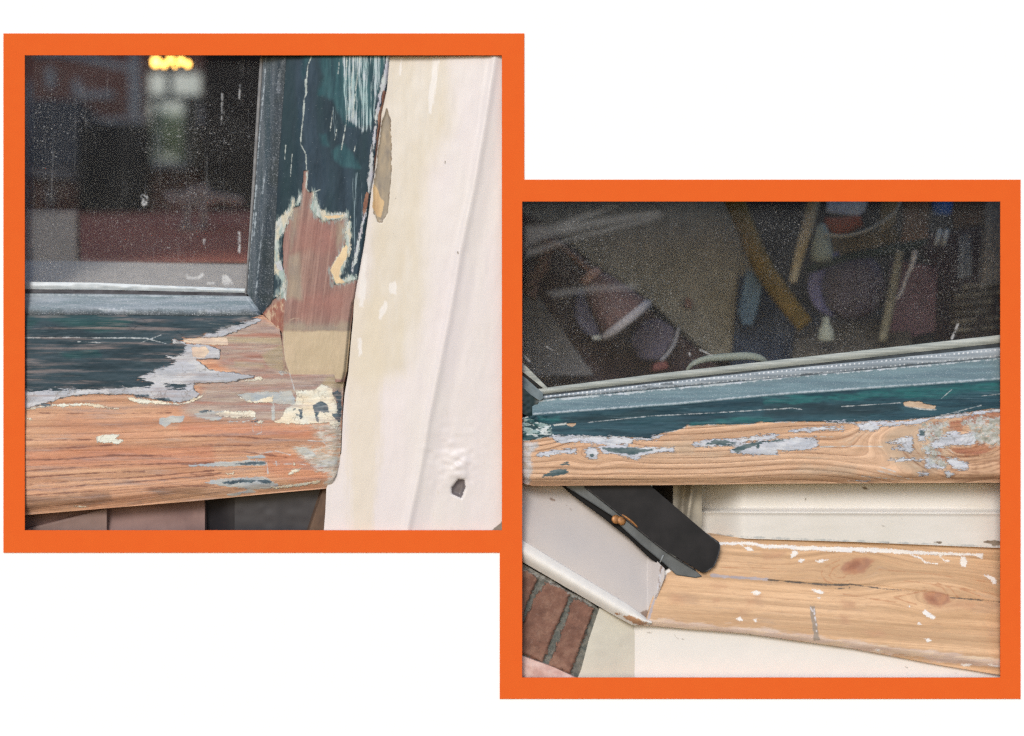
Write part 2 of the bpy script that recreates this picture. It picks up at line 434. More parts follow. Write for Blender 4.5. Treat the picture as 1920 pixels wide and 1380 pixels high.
BARE = ZC([(745, 0), (795, 0), (775, 190), (800, 228), (845, 228), (850, 330), (818, 392), (880, 480), (960, 545), (1050, 528), (1150, 512), (1225, 490),
           (1222, 560), (1200, 640), (1198, 790), (1110, 940), (1035, 1075), (1060, 1130), (1078, 1222), (1200, 1205), (1310, 1170), (1400, 1160), (1400, 2400),
           (300, 2400), (260, 1570), (300, 1520), (390, 1440), (420, 1380), (500, 1340), (545, 1290), (535, 1150), (522, 1000), (518, 800), (533, 655), (580, 530), (632, 400), (700, 380), (715, 250), (735, 120)])
st = sheet('stile', (60, 716), stileL, stileR, stile_depth, [], sash, axis='y', step=1.6, back=.02,
    grain=lambda x, y: (y, (x - .0 * y) * 1.0 + .12 * y),
    masks={
     'bare': lambda x, y: -mask(x, y, [BARE]),
     'teal2': ([ZB([(900, 60), (1640, 60), (1560, 420), (1480, 820), (1200, 840), (1080, 640), (1060, 560), (900, 500), (960, 300)]), ZB([(1050, 1100), (1180, 1020), (1290, 1180), (1340, 1290), (1180, 1290), (1060, 1200)]),
                ZB([(740, 80), (830, 80), (760, 200), (740, 330)]), ZB([(900, 920), (980, 930), (1020, 1060), (940, 1040)])],),
     'streak': ([ZB([(1120, 60), (1640, 60), (1560, 500), (1480, 880), (1380, 920), (1200, 780), (1150, 400)])],),
     'streakb': ([ZB([(1020, 600), (1400, 700), (1450, 1180), (1080, 1120)]), ZC([(180, 0), (420, 0), (420, 1300), (120, 1300), (160, 600)]), ZC([(1250, 0), (1480, 0), (1400, 600), (1280, 1100), (1240, 700)])],),
     'halo': ([ZC([(365, 650), (385, 590), (480, 520), (520, 480), (600, 400), (640, 300), (655, 310), (640, 370), (580, 540), (535, 655), (480, 700), (475, 900), (520, 1080), (545, 1200), (545, 1370), (460, 1350), (500, 1280), (510, 1180), (440, 1110), (400, 1000), (360, 850)]),
               ZC([(845, 215), (870, 300), (930, 420), (1000, 462), (1120, 458), (1215, 465), (1228, 500), (1150, 525), (1050, 535), (960, 548), (880, 485), (820, 400), (845, 340)]),
               ZC([(1215, 545), (1245, 560), (1250, 700), (1245, 850), (1215, 960), (1160, 1090), (1130, 1150), (1190, 1180), (1240, 1130), (1320, 1130), (1312, 1172), (1200, 1212), (1085, 1226), (1060, 1132), (1030, 1082), (1100, 950), (1190, 800), (1195, 650)]),
               ZC([(690, 290), (712, 240), (705, 340), (680, 375), (660, 375)])],),
     'cream': ([ZC([(1200, 800), (1222, 830), (1208, 940), (1140, 1060), (1122, 1150), (1190, 1205), (1088, 1226), (1060, 1130), (1030, 1080), (1100, 950)]), ZC([(960, 490), (1100, 480), (1200, 480), (1100, 510), (1000, 520)])],),
     'edgeW': ([ZB([(1640, 60), (1695, 60), (1670, 300), (1600, 480), (1570, 620), (1530, 800), (1530, 900), (1500, 1100), (1480, 1420), (1435, 1420), (1465, 1150), (1500, 900), (1500, 800), (1555, 500), (1610, 250)]),
                ZC([(1440, 0), (1500, 0), (1490, 200), (1440, 230), (1430, 100)]), ZC([(1370, 560), (1400, 400), (1420, 420), (1380, 620), (1340, 820), (1310, 1000), (1270, 1120), (1250, 1120), (1300, 880), (1340, 700)]), ZC([(430, 980), (500, 980), (520, 1080), (460, 1070)])],),
     'brown': ([ZB([(1600, 440), (1640, 480), (1635, 600), (1600, 700), (1590, 850), (1550, 1140), (1510, 1300), (1490, 1380), (1510, 1200), (1535, 950), (1545, 760), (1580, 600)]),
                ZC([(1420, 230), (1450, 240), (1430, 380), (1380, 520), (1395, 350)])],),
     'scr': ((), [(.9, ZB([(830, 80), (790, 190), (775, 330), (770, 500), (745, 560), (745, 700), (725, 850), (710, 1030), (770, 1150), (775, 1380)])), (1.7, ZB([(765, 340), (772, 480)])), (1.6, ZB([(748, 600), (742, 720)])), (1.2, ZC([(790, 0), (778, 100), (770, 190), (800, 225)])),
                  (.6, ZB([(1060, 670), (1030, 900)])), (.7, ZB([(1230, 640), (1150, 1100)])), (.6, ZB([(1100, 880), (1080, 990)])), (.7, ZB([(1300, 1050), (1285, 1130)])), (.9, ZB([(1210, 80), (1200, 340)])), (.8, ZB([(1130, 120), (1115, 280)])), (.8, ZB([(1290, 100), (1240, 560)])), (1.1, ZB([(1350, 100), (1300, 480), (1270, 760)])),
                  (.5, ZB([(620, 1140), (600, 1380)])), (.6, ZB([(550, 1050), (540, 1200)])), (.7, ZC([(410, 0), (420, 300), (435, 560)])), (.5, ZC([(870, 225), (920, 205)]))]),
     'grey': ([ZD([(520, 460), (540, 400), (600, 350), (700, 370), (900, 400), (1250, 380), (1250, 480), (520, 480)]), ZC([(560, 900), (700, 880), (720, 1380), (560, 1380)]), ZC([(640, 400), (700, 400), (660, 700), (600, 900), (620, 600)]), ZC([(1110, 560), (1200, 560), (1160, 760), (1100, 860)])],),
     'orange': ([ZD([(300, 270), (430, 170), (530, 110), (520, 480), (460, 470), (380, 380)])],),
     'fill': ([ZD([(525, 468), (900, 462), (1260, 462), (1260, 640), (1225, 880), (1165, 985), (1050, 975), (860, 990), (740, 955), (590, 935), (548, 770), (530, 620)])],), 'rim': ((), [(.9, ZD([(535, 480), (530, 600), (545, 760), (592, 900), (640, 1050)])), (.5, ZD([(560, 400), (600, 345), (640, 325), (700, 330)]))]),
     'red': ([ZC([(680, 560), (900, 540), (1090, 640), (1080, 860), (700, 880)]), ZD([(640, 100), (900, 60), (1200, 60), (1130, 300), (660, 320)])],)})
def m_stile():
    nb = NB('sash_stile_paint')
    c, h = wood(nb, [(168, 138, 125), (156, 120, 112), (124, 86, 82), (165, 150, 132)], freq=16, wob=2.5, line=.18, warp=(.25, 2.2))
    pc = nb.attr('pc', True)
    c, h = paint(nb, c, h, [
        dict(a='red', c=[(172, 120, 110), (158, 112, 104)], amp=30, sc=(1.8, .8), edge=14, op=.55),
        dict(a='grey', c=[(172, 158, 138), (156, 146, 134)], amp=26, sc=(5, .8), edge=8, op=.8),
        dict(a='fill', c=[(206, 188, 156), (210, 188, 160), (196, 178, 148)], h=.02, amp=3.0, sc=(3, 3), edge=3, op=.98, cs=(1.5, 1.5), sharp=.25),
        dict(a='rim', c=[(214, 200, 172)], amp=1.5, sc=(8, 8), edge=.9, op=.7),
        dict(a='orange', c=[(160, 104, 86), (206, 178, 150), (150, 92, 78)], amp=6, sc=(8, 2), edge=3, cs=(16, 5), op=.85, sharp=.06),
        dict(a='bare', c=[(42, 62, 74), (28, 48, 60), (58, 78, 94), (34, 60, 68)], amp=2.2, sc=(9, 5), h=.8, cs=(2.6, .4), sharp=.16, line=(70, 66, 58), lw=.8),
        dict(a='teal2', c=[(40, 84, 92), (34, 70, 80), (60, 104, 110)], amp=16, sc=(2.5, 1.4), edge=5, cs=(8, .7), op=.85),
        dict(a='streakb', c=[(150, 172, 180)], amp=34, bias=.74, clamp=4, sc=(16, .55), famp=10, edge=1.6, op=.75),
        dict(a='streak', c=[(176, 206, 206), (205, 215, 220)], amp=50, bias=.615, clamp=5, sc=(19, .55), famp=34, edge=2.5, op=.9, det=4),
        dict(a='scr', c=[(205, 214, 208), (170, 180, 175)], amp=1.6, sc=(12, 12), edge=.7, op=.9, cs=(6, 6)),
        dict(a='halo', c=[(150, 172, 170), (178, 194, 190)], amp=46, bias=.53, clamp=3, grow=3, sc=(14, 2.2), famp=24, edge=4, op=.6, cs=(12, 2)),
        dict(a='halo', c=[(190, 201, 193), (206, 210, 206), (166, 184, 178), (216, 208, 186)], amp=5, sc=(16, 4), famp=6.0, h=.4, cs=(12, 3), grow=.4, sharp=.07, crack=(9, 4)),
        dict(a='cream', c=[(238, 214, 172), (228, 200, 160)], amp=2.5, sc=(9, 9), h=.3, cs=(3, 3)),
        dict(a='edgeW', c=[(196, 196, 208), (180, 178, 182), (200, 208, 205)], amp=5, sc=(14, 4), famp=3, edge=1, h=.3, cs=(6, 3)),
        dict(a='brown', c=[(150, 104, 82), (116, 76, 64), (170, 130, 110)], amp=3, sc=(8, 4), cs=(9, 3)),
    ])
    # fine pale dust in the paint
    sp = nb.ramp(nb.noise(pc, (40, 40), 2, .5, 9.0), .70, .78, 0, .35)
    c = nb.mix(sp, c, lin((190, 200, 205), .9))
    return nb.finish(c, h, .62, .25, .0009, .8, grit=.05)
st.data.materials.append(m_stile())

# vertical and horizontal glazing beads
def m_bead(nm, cs, streak=(14, .6), patch=None, dust=.5, al=.9):
    nb = NB(nm); pc = nb.attr('pc', True)
    c = nb.var(pc, cs, streak, 3.0, 5, al, .14)
    ls = [dict(a='spots', c=[(196, 204, 214), (176, 186, 190)], amp=4, sc=(10, 10), h=.4, cs=(5, 5)),
          dict(a='scr', c=[(178, 190, 198)], amp=2.5, sc=(12, 12), edge=1, op=.8),
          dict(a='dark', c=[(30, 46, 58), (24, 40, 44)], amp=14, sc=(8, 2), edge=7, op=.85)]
    h = nb.noise(pc, (streak[0] * 2, streak[1] * 2), 4, .6, 1.0)
    c, h = paint(nb, c, h, ls)
    d = nb.ramp(nb.noise(pc, (55, 55), 2, .5, 2.0), .56, .74, 0, dust)
    c = nb.mix(d, c, lin((205, 212, 218), .9))
    return nb.finish(c, h, .55, .35, .0005, .5)
vb = sheet('glazing_bead', (60, 588), beadL, beadR, lambda x, y: .020 - .0085 * sstep(0, 1, (x - beadL(y)) / np.maximum(beadR(y) - beadL(y), 1)) + .0006 * vnoise(x / 5, y / 20, 9),
    [], sash, axis='y', step=1.8, back=.01,
    masks={'spots': ([ZB([(515, 130), (525, 150), (500, 250), (485, 470), (475, 500), (455, 500), (465, 360), (490, 220)]), ZB([(410, 1160), (440, 1190), (410, 1260), (415, 1380), (398, 1300)])],),
           'scr': ((), [(.6, ZB([(340, 80), (310, 500), (270, 900), (230, 1380)])), (.5, ZB([(470, 500), (490, 680), (480, 880)])), (.7, ZC([(300, 250), (330, 0)])), (.8, ZC([(240, 100), (180, 700), (140, 1200)])), (.7, ZC([(310, 520), (280, 800), (240, 1200), (220, 1380)])), (.7, ZC([(280, 1125), (340, 1140)])), (.8, ZC([(230, 450), (210, 700)]))]),
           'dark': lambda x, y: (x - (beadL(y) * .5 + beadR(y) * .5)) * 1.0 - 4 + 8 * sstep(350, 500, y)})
vb.data.materials.append(m_bead('bead_paint_upright', [(52, 66, 78), (68, 82, 94), (44, 64, 72), (82, 92, 100)], (16, .5), dust=.4))

hbT = interp([(20, 550), (182, 551), (461, 555), (468, 556), (490, 588)]); hbB = interp([(20, 590), (200, 590), (400, 592), (487, 590.5)])
hb = sheet('glazing_bead', (20, 489), hbT, hbB, lambda x, y: .020 - .0075 * sstep(0, 1, (y - hbT(x)) / np.maximum(hbB(x) - hbT(x), 1)) + .0006 * vnoise(x / 22, y / 6, 5),
    [], sash, step=1.8, back=.012,
    masks={'spots': ([ZG([(705, 302), (850, 304), (960, 320), (1110, 335), (1100, 350), (980, 345), (850, 345), (760, 325)]), ZG([(1405, 350), (1430, 320), (1470, 312), (1600, 322), (1860, 335), (1870, 350), (1700, 350), (1500, 332), (1420, 365)])],),
           'scr': ((), [(1.0, ZG([(182, 200), (640, 208), (1100, 212), (1700, 222), (1775, 225)])), (.6, ZG([(700, 206), (1000, 210)])), (.8, ZG([(1775, 225), (1870, 345)]))]),
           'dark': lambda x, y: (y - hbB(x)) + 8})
hb.data.materials.append(m_bead('bead_paint_level_lit', [(118, 132, 142), (140, 152, 162), (100, 122, 130), (150, 160, 170)], (1.2, 12), dust=.65))  # paint made lighter, as this upward slope catches more light

m_rubber = simple('grey_gasket', [(142, 142, 142), (112, 112, 114)], (12, 12), rough=.5, spec=.4)
m_rubber_d = simple('dark_gasket', [(86, 86, 92), (60, 60, 66)], (12, 12), rough=.5)
gk = sheet('gasket', (60, 552), lambda y: beadL(y) - 6.5 + 2.0 * sstep(300, 500, y), lambda y: beadL(y) - .5, lambda x, y: .0205 + .0015 * ((x - beadL(y) + 3.2) / 3.2) ** 2, m_rubber, sash, axis='y', step=1.5, back=.01)
gT = interp([(20, 528), (182, 530), (300, 535), (461, 541)]); gM = interp([(20, 542), (182, 543), (461, 549)])
gk2 = sheet('gasket', (20, 461), gT, gM, lambda x, y: .0225 - .001 * np.sin(np.pi * np.clip((y - gT(x)) / (gM(x) - gT(x)), 0, 1)) + .0008 * vnoise(x / 18, y / 4, 8), simple('gasket_reflection', [(176, 186, 192), (200, 208, 212), (140, 146, 152)], (9, 9), rough=.35, spec=.5), sash, step=1.8, back=.008)  # pale strip stands in for the gasket mirrored in the glass
gk3 = sheet('gasket', (20, 463), gM, hbT, lambda x, y: .0225 + .0008 * vnoise(x / 25, y / 4, 7), m_rubber_d, sash, step=1.8, back=.006)

# bottom rail
railT = interp([(20, 590.5), (200, 590.5), (400, 592.5), (487, 591), (492, 590), (524, 616), (528, 640), (535, 690), (545, 702), (655, 702)])
railB = interp([(20, 968), (200, 953), (380, 938), (500, 926), (590, 918), (611, 916), (622, 906), (631, 888), (637, 866), (640, 820), (642, 765), (644, 718)])
def rail_depth(x, y):
    b = np.where(x < 600, railB(x), railB(600 + 0 * x)); t = np.clip((y - 756) / (b - 756), 0, 1)
    d = .0095 - .0032 * np.sin(np.pi * np.clip(t, 0, 1) ** .9) - .0
    d += .008 * sstep(26, 0, b - y) ** 1.5
    d += .009 * sstep(26, 0, (645 - .02 * np.abs(y - 760)) - x) ** 2
    d += .0022 * sstep(12, 0, y - railT(x)) * (x < 520)
    d += .0007 * vnoise(x / 30, y / 6, 12) + .0004 * vnoise(x / 8, y / 4, 13)
    g = mask(x, y, [R_PRIM, R_TEAL]); d -= .0005 * sstep(-1, 1.5, g)
    fr = mask(x, y, [R_FRAY]); d += sstep(-5, 5, fr) * (.0012 * vnoise(x / 9, y / 5, 15) + .0004 * vnoise(x / 3, y / 3, 16))
    return np.maximum(d, .0045)
R_TEAL = ZG([(-100, 300), (0, 300), (182, 300), (700, 300), (1080, 300), (1400, 300), (1880, 310), (1890, 350), (1830, 378), (1600, 450), (1500, 480), (1440, 505), (1380, 525), (1320, 515), (1300, 540), (1250, 520), (1240, 550), (1340, 570), (1330, 620), (1260, 650), (1200, 645), (1260, 680), (1220, 715), (1130, 740), (1050, 775), (990, 805), (1100, 830), (1080, 858), (800, 880), (500, 880), (182, 895), (-100, 895)])
R_PRIM = ZG([(-100, 860), (500, 860), (1080, 840), (980, 800), (1150, 720), (1250, 690), (1180, 640), (1250, 600), (1240, 520), (1310, 540), (1340, 555), (1500, 565), (1590, 600), (1575, 660), (1420, 670), (1500, 740), (1740, 775), (1830, 790), (1760, 810), (1640, 835), (1400, 840), (1390, 880), (1440, 920), (1400, 950), (1300, 980), (1100, 950), (950, 920), (640, 920), (430, 945), (380, 975), (250, 1000), (182, 1020), (-100, 1030)])
R_FRAY = ZI([(1000, 400), (1140, 380), (1250, 420), (1260, 700), (1190, 820), (1130, 930), (1080, 890), (1130, 780), (1020, 720), (900, 640), (870, 570), (1000, 560), (1090, 540), (1020, 480)])
rail = sheet('bottom_rail', (20, 644), railT, railB, rail_depth, [], sash, step=1.6, back=.028,
    grain=lambda x, y: (x, y + x * (.10 * sstep(820, 940, y) + .03) - 6 * np.exp(-((x - 260) / 160.) ** 2) * sstep(760, 900, y)),
    masks={
     'teal': ([R_TEAL, ZG([(1190, 850), (1250, 835), (1370, 850), (1330, 872), (1260, 885), (1210, 870)])],),
     'teal2': ([ZG([(0, 350), (700, 350), (980, 380), (900, 440), (700, 470), (300, 380), (182, 460), (0, 460)]), ZG([(420, 620), (700, 590), (720, 640), (500, 660)])],),
     'prim': ([R_PRIM, ZG([(1430, 510), (1600, 430), (1780, 385), (1850, 375), (1885, 385), (1780, 432), (1700, 465), (1600, 500), (1500, 515)]), ZG([(920, 350), (1000, 352), (1070, 420), (1000, 415), (960, 455), (915, 425), (980, 400)]), ZG([(330, 425), (400, 425), (400, 435), (350, 440)]), ZG([(1260, 460), (1300, 470), (1340, 480), (1320, 492), (1300, 488)]), ZG([(1400, 372), (1560, 372), (1480, 382)])],),
     'peach': ([ZG([(1320, 522), (1440, 512), (1640, 510), (1640, 565), (1450, 560), (1320, 548)]), ZG([(1380, 580), (1480, 575), (1510, 610), (1470, 655), (1390, 650)])],),
     'cream': ([ZG([(380, 992), (640, 982), (850, 1018), (825, 1030), (600, 1000), (300, 1012), (182, 1035), (182, 1022), (260, 1008)]), ZG([(915, 935), (980, 950), (1100, 962), (1300, 988), (1440, 930), (1470, 905), (1460, 940), (1400, 970), (1290, 995), (1000, 985), (930, 955)]),
                ZG([(1700, 905), (1760, 960), (1850, 965), (1920, 950), (1920, 975), (1780, 980), (1720, 940)]), ZI([(870, 130), (1000, 130), (1070, 80), (1150, 120), (1190, 270), (1225, 380), (1180, 430), (1120, 380), (1000, 385), (740, 380), (700, 365), (760, 340), (800, 260), (870, 230)]),
                ZI([(230, 310), (330, 285), (540, 285), (560, 300), (560, 330), (430, 340), (300, 330)]), ZI([(560, 215), (620, 190), (700, 170), (700, 225), (600, 222)]), ZI([(570, 365), (620, 365), (610, 382), (575, 380)]),
                ZH([(730, 480), (850, 460), (910, 470), (880, 500), (940, 505), (905, 540), (860, 530), (740, 530)]), ZI([(340, 765), (400, 750), (410, 762), (350, 775)]), ZI([(690, 865), (880, 840), (1060, 815), (1050, 830), (900, 860), (720, 880)]), ZG([(1840, 790), (1890, 800), (1880, 820), (1760, 822), (1830, 810)]),
                ZI([(820, 760), (850, 730), (910, 725), (900, 745), (810, 780)]), ZI([(1100, 20), (0, 0)]) if False else ZI([(850, 670), (865, 670), (868, 700), (848, 700)]), ZH([(200, 335), (240, 340), (255, 360), (210, 350)]), ZH([(560, 1012), (620, 1010), (660, 1014), (600, 1020)])],),
     'pale': ([ZI([(430, 160), (620, 140), (840, 135), (880, 235), (700, 230), (600, 218), (500, 218)]), ZI([(100, 312), (180, 285), (330, 280), (300, 360), (430, 365), (560, 345), (500, 372), (300, 362), (120, 340)]), ZI([(690, 160), (710, 160), (710, 370), (690, 360)]), ZH([(1205, 345), (1300, 320), (1400, 330), (1380, 370), (1300, 380), (1260, 410), (1220, 390)]),
                ZI([(180, 832), (300, 800), (620, 785), (730, 840), (745, 880), (600, 880), (450, 875), (300, 860)]), ZI([(390, 670), (560, 660), (640, 670), (640, 700), (480, 705), (60, 712), (60, 700)]), ZI([(880, 565), (940, 560), (1000, 600), (1040, 640), (960, 640), (900, 600)]), ZI([(340, 925), (500, 890), (560, 905), (380, 930)]), ZI([(500, 630), (620, 615), (640, 640), (520, 650)]),
                ZI([(1020, 670), (1180, 640), (1200, 690), (1120, 720), (1040, 700)]), ZD([(460, 900), (520, 890), (560, 920), (500, 945)])],),
     'blue': ([ZI([(1000, 250), (1060, 210), (1110, 230), (1125, 300), (1060, 292), (1040, 320), (1048, 372), (1030, 370), (1015, 310)]), ZI([(893, 270), (920, 270), (927, 330), (905, 342)]), ZI([(1150, 150), (1190, 120), (1220, 140), (1222, 300), (1228, 380), (1190, 372), (1148, 320), (1150, 300), (1190, 300), (1180, 200)]), ZI([(850, 268), (868, 270), (865, 285), (852, 284)]), ZI([(872, 305), (890, 308), (886, 322), (874, 320)]), ZI([(140, 290), (230, 275), (235, 292), (150, 302)]),
                ZI([(300, 825), (400, 812), (640, 805), (700, 838), (560, 828), (500, 832), (340, 842)]), ZI([(390, 684), (470, 680), (625, 672), (640, 684), (560, 696), (440, 697)]), ZG([(950, 920), (1080, 925), (1070, 945), (1000, 940)]), ZG([(1110, 945), (1200, 945), (1240, 965), (1150, 968)]), ZI([(530, 370), (580, 358), (580, 372)]), ZG([(250, 990), (370, 985), (360, 998), (260, 1005)])],),
     'mauve': ([ZG([(1500, 400), (1900, 380), (2040, 450), (2060, 700), (2530, 700), (2530, 1090), (2300, 1120), (1800, 1120), (1400, 1100), (1300, 1020), (1450, 900), (1400, 840), (1800, 800), (1600, 700)])],),
     'redw': ([ZG([(1600, 580), (1920, 600), (1960, 660), (1880, 690), (1600, 660)]), ZG([(1500, 700), (1900, 740), (1880, 770), (1560, 740)]), ZH([(190, 590), (600, 560), (1300, 560), (1624, 540), (1624, 690), (900, 700), (190, 730)]), ZI([(0, 390), (1000, 400), (980, 480), (0, 460)]), ZI([(640, 600), (1080, 620), (1140, 780), (900, 850), (640, 760)])],),
     'beige': ([ZD([(-400, 528), (0, 528), (500, 535), (500, 600), (0, 585), (-400, 580)]), ZD([(0, 790), (300, 810), (330, 860), (0, 840)]), ZD([(290, 720), (480, 620), (540, 620), (600, 900), (480, 890), (360, 850)]), ZD([(1000, 960), (1220, 950), (1200, 1100), (1060, 1090), (930, 1040)])],),
     'fray': ([R_FRAY, ZI([(1000, 400), (1140, 370), (1230, 420), (1200, 500), (1080, 480)])],),
     'scr': ((), [(.8, ZG([(182, 512), (500, 510), (1050, 515), (1200, 555)])), (.6, ZG([(1010, 550), (1160, 490)])), (.5, ZG([(560, 540), (740, 548)])), (.8, ZI([(825, 0), (862, 130)])), (.6, ZI([(540, 395), (545, 440), (570, 465), (610, 450), (612, 400), (560, 390)])), (.7, ZI([(600, 610), (720, 590), (830, 620)])), (.6, ZI([(700, 690), (900, 690), (1030, 712), (1120, 700)])), (1.0, ZI([(650, 680), (660, 760)])), (.6, ZI([(960, 510), (1080, 520), (1140, 580)])), (.6, ZI([(1060, 600), (1150, 640), (1200, 640)])), (.6, ZI([(1140, 690), (1160, 790), (1120, 830)])), (1.0, ZI([(720, 670), (726, 700)]))]),
     'drk': ((), [(1.0, ZH([(190, 575), (600, 565), (850, 545)])), (1.3, ZH([(190, 660), (480, 655), (850, 625), (1300, 630)])), (.7, ZH([(190, 508), (700, 505)])), (1.0, ZH([(190, 890), (480, 870), (700, 845), (1000, 830), (1624, 775)])), (.9, ZH([(190, 850), (600, 815), (1100, 790), (1624, 740)])), (1.0, ZH([(190, 795), (700, 760), (1100, 745)])), (.9, ZH([(190, 742), (500, 722), (900, 695), (1624, 680)])),
                  (.8, ZH([(190, 930), (700, 900), (1300, 865), (1624, 850)])), (.6, ZH([(300, 300), (800, 310), (1300, 300)])), (1.0, ZI([(0, 480), (420, 480), (900, 520)])), (.7, ZI([(0, 590), (500, 600), (800, 640)])), (1, ZI([(0, 695), (380, 690)])), (.7, ZI([(160, 545), (860, 555)])), (.7, ZI([(0, 775), (300, 760)])), (.6, ZI([(0, 850), (300, 870), (500, 880)]))]),
     'dirt': ([ZH([(190, 930), (500, 930), (830, 900), (850, 960), (700, 1000), (400, 990), (190, 1050)]), ZH([(1100, 870), (1500, 860), (1624, 900), (1200, 930)])],)})
def m_rail():
    nb = NB('sash_rail_paint')
    c, h = wood(nb, [(222, 176, 142), (210, 154, 122), (156, 108, 88), (188, 160, 146)], freq=8, wob=2.0, line=.42, warp=(.12, 1.5))
    pc = nb.attr('pc', True)
    c, h = paint(nb, c, h, [
        dict(a='redw', c=[(208, 128, 96), (186, 118, 104), (214, 140, 106)], amp=30, sc=(.6, 7), edge=9, op=.5, cs=(.8, 8)),
        dict(a='mauve', c=[(180, 156, 146), (158, 138, 134), (176, 128, 114), (190, 174, 160)], amp=26, sc=(1.2, 4), edge=10, op=.95, cs=(.8, 9)),
        dict(a='beige', c=[(186, 168, 138), (174, 158, 132)], amp=5, sc=(2, 8), edge=4, op=.92),
        dict(a='dirt', c=[(124, 96, 80), (150, 116, 92)], amp=26, sc=(1, 8), edge=6, op=.7, cs=(1, 8)),
        dict(a='drk', c=[(118, 76, 66), (136, 92, 80)], amp=2.8, sc=(3, 7), edge=1.6, op=.85),
        dict(a='prim', c=[(194, 197, 206), (210, 211, 214), (180, 184, 192)], amp=3.0, sc=(4, 9), famp=2.6, h=.9, cs=(1.5, 4), line=(74, 74, 72), lw=1.1, crack=(2.2, 3.5), sharp=.08),
        dict(a='teal', c=[(44, 66, 76), (36, 56, 66), (56, 76, 86)], amp=5.0, sc=(1.6, 15), famp=9, h=.4, cs=(.6, 3), edge=1.0),
        dict(a='teal2', c=[(38, 84, 86), (30, 70, 76)], amp=18, sc=(1, 6), edge=5, cs=(1, 8), op=.8),
        dict(a='pale', c=[(186, 192, 190), (200, 202, 196), (176, 188, 196)], amp=4, sc=(3, 8), famp=3, cs=(3, 6), h=.3, op=.92),
        dict(a='cream', c=[(246, 236, 212), (240, 224, 196), (236, 236, 222)], amp=3, sc=(7, 9), famp=3, h=.7, cs=(2, 3), crack=(5, 6)),
        dict(a='peach', c=[(236, 214, 190), (226, 200, 180)], amp=2.5, sc=(6, 8), h=.5, cs=(3, 3)),
        dict(a='blue', c=[(78, 96, 108), (62, 80, 92), (104, 122, 130)], amp=3.6, sc=(6, 10), famp=3, cs=(6, 8)),
        dict(a='fray', c=[(200, 196, 182), (184, 178, 164), (216, 216, 208)], amp=50, bias=.55, clamp=6, sc=(3, 12), famp=34, edge=7, op=.85, cs=(5, 16), h=.3),
        dict(a='scr', c=[(206, 212, 214)], amp=1.5, sc=(10, 10), edge=.7, op=.8),
    ])
    # hairline scratches over the teal paint
    s1 = nb.ramp(nb.noise(pc, (1.3, 45), 3, .6, 4.0), .60, .76, 0, .22)
    sd_ = nb.math('MULTIPLY', nb.ramp(nb.attr('mauve'), -25, 10), nb.ramp(nb.noise(pc, (2.2, 26), 5, .7, 14.0), .5, .72, 0, .5))
    c = nb.mix(sd_, c, lin((206, 198, 190), .9))
    sd2 = nb.ramp(nb.noise(pc, (.7, 11), 5, .65, 24.0), .50, .70, 0, .55)
    c = nb.mix(sd2, c, lin((168, 150, 146), .9))
    c = nb.mix(s1, c, lin((170, 190, 196), .9))
    return nb.finish(c, h, .62, .25, .0012, .8)
rail.data.materials.append(m_rail())

# glass
def m_glass(nm, specks, dustlev, tint=(.8, .82, .82), fres=1.14, drip=.05):
    nb = NB(nm); nb.t.nodes.remove(nb.p); pc = nb.attr('pc', True)
    tr = nb.new('ShaderNodeBsdfTransparent'); tr.inputs[0].default_value = (*tint, 1)
    gl = nb.new('ShaderNodeBsdfGlossy'); gl.inputs['Roughness'].default_value = .05
    fr = nb.new('ShaderNodeFresnel'); fr.inputs[0].default_value = fres
    m1 = nb.new('ShaderNodeMixShader'); nb.l(fr.outputs[0], m1.inputs[0]); nb.l(tr.outputs[0], m1.inputs[1]); nb.l(gl.outputs[0], m1.inputs[2])
    di = nb.new('ShaderNodeBsdfDiffuse'); di.inputs[0].default_value = (.62, .63, .64, 1)
    def dots(sc, thr, off):
        v = nb.new('ShaderNodeTexVoronoi'); nb.l(nb.scl(pc, (sc, sc, 1), (off, off, 0)), v.inputs['Vector']); v.inputs['Scale'].default_value = 1
        sep = nb.new('ShaderNodeSeparateColor'); nb.l(v.outputs['Color'], sep.inputs[0])
        r = nb.math('MULTIPLY', nb.math('POWER', sep.outputs[0], 5.0), thr)
        return nb.ramp(nb.math('SUBTRACT', r, v.outputs['Distance']), -.04, .06), nb.math('ADD', .06, nb.math('MULTIPLY', nb.math('POWER', sep.outputs[1], 2.0), .30))
    a1, b1 = dots(specks[0], specks[1], 0); a2, b2 = dots(specks[2], specks[3], 5.5)
    dens = nb.ramp(nb.noise(pc, (.6, .6), 3, .5, 2), .36, .62, .12, 1.1)
    f = nb.math('MULTIPLY', nb.math('MAXIMUM', nb.math('MULTIPLY', a1, b1), nb.math('MULTIPLY', a2, b2)), dens)
    hz = nb.math('MULTIPLY', nb.ramp(nb.noise(pc, (1.1, .8), 4, .6, 8), .3, .75, .35, 1.0), dustlev)
    f = nb.math('MAXIMUM', f, hz)
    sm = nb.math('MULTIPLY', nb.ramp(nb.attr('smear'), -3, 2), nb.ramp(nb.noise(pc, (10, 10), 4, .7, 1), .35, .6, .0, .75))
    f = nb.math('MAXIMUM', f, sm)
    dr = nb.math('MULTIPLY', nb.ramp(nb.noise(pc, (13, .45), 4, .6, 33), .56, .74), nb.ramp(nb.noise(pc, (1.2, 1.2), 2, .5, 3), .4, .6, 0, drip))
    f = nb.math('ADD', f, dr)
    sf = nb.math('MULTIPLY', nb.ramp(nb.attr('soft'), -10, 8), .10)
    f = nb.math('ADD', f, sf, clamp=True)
    m2 = nb.new('ShaderNodeMixShader'); nb.l(f, m2.inputs[0]); nb.l(m1.outputs[0], m2.inputs[1]); nb.l(di.outputs[0], m2.inputs[2])
    nb.l(m2.outputs[0], nb.out.inputs['Surface']); return nb.m
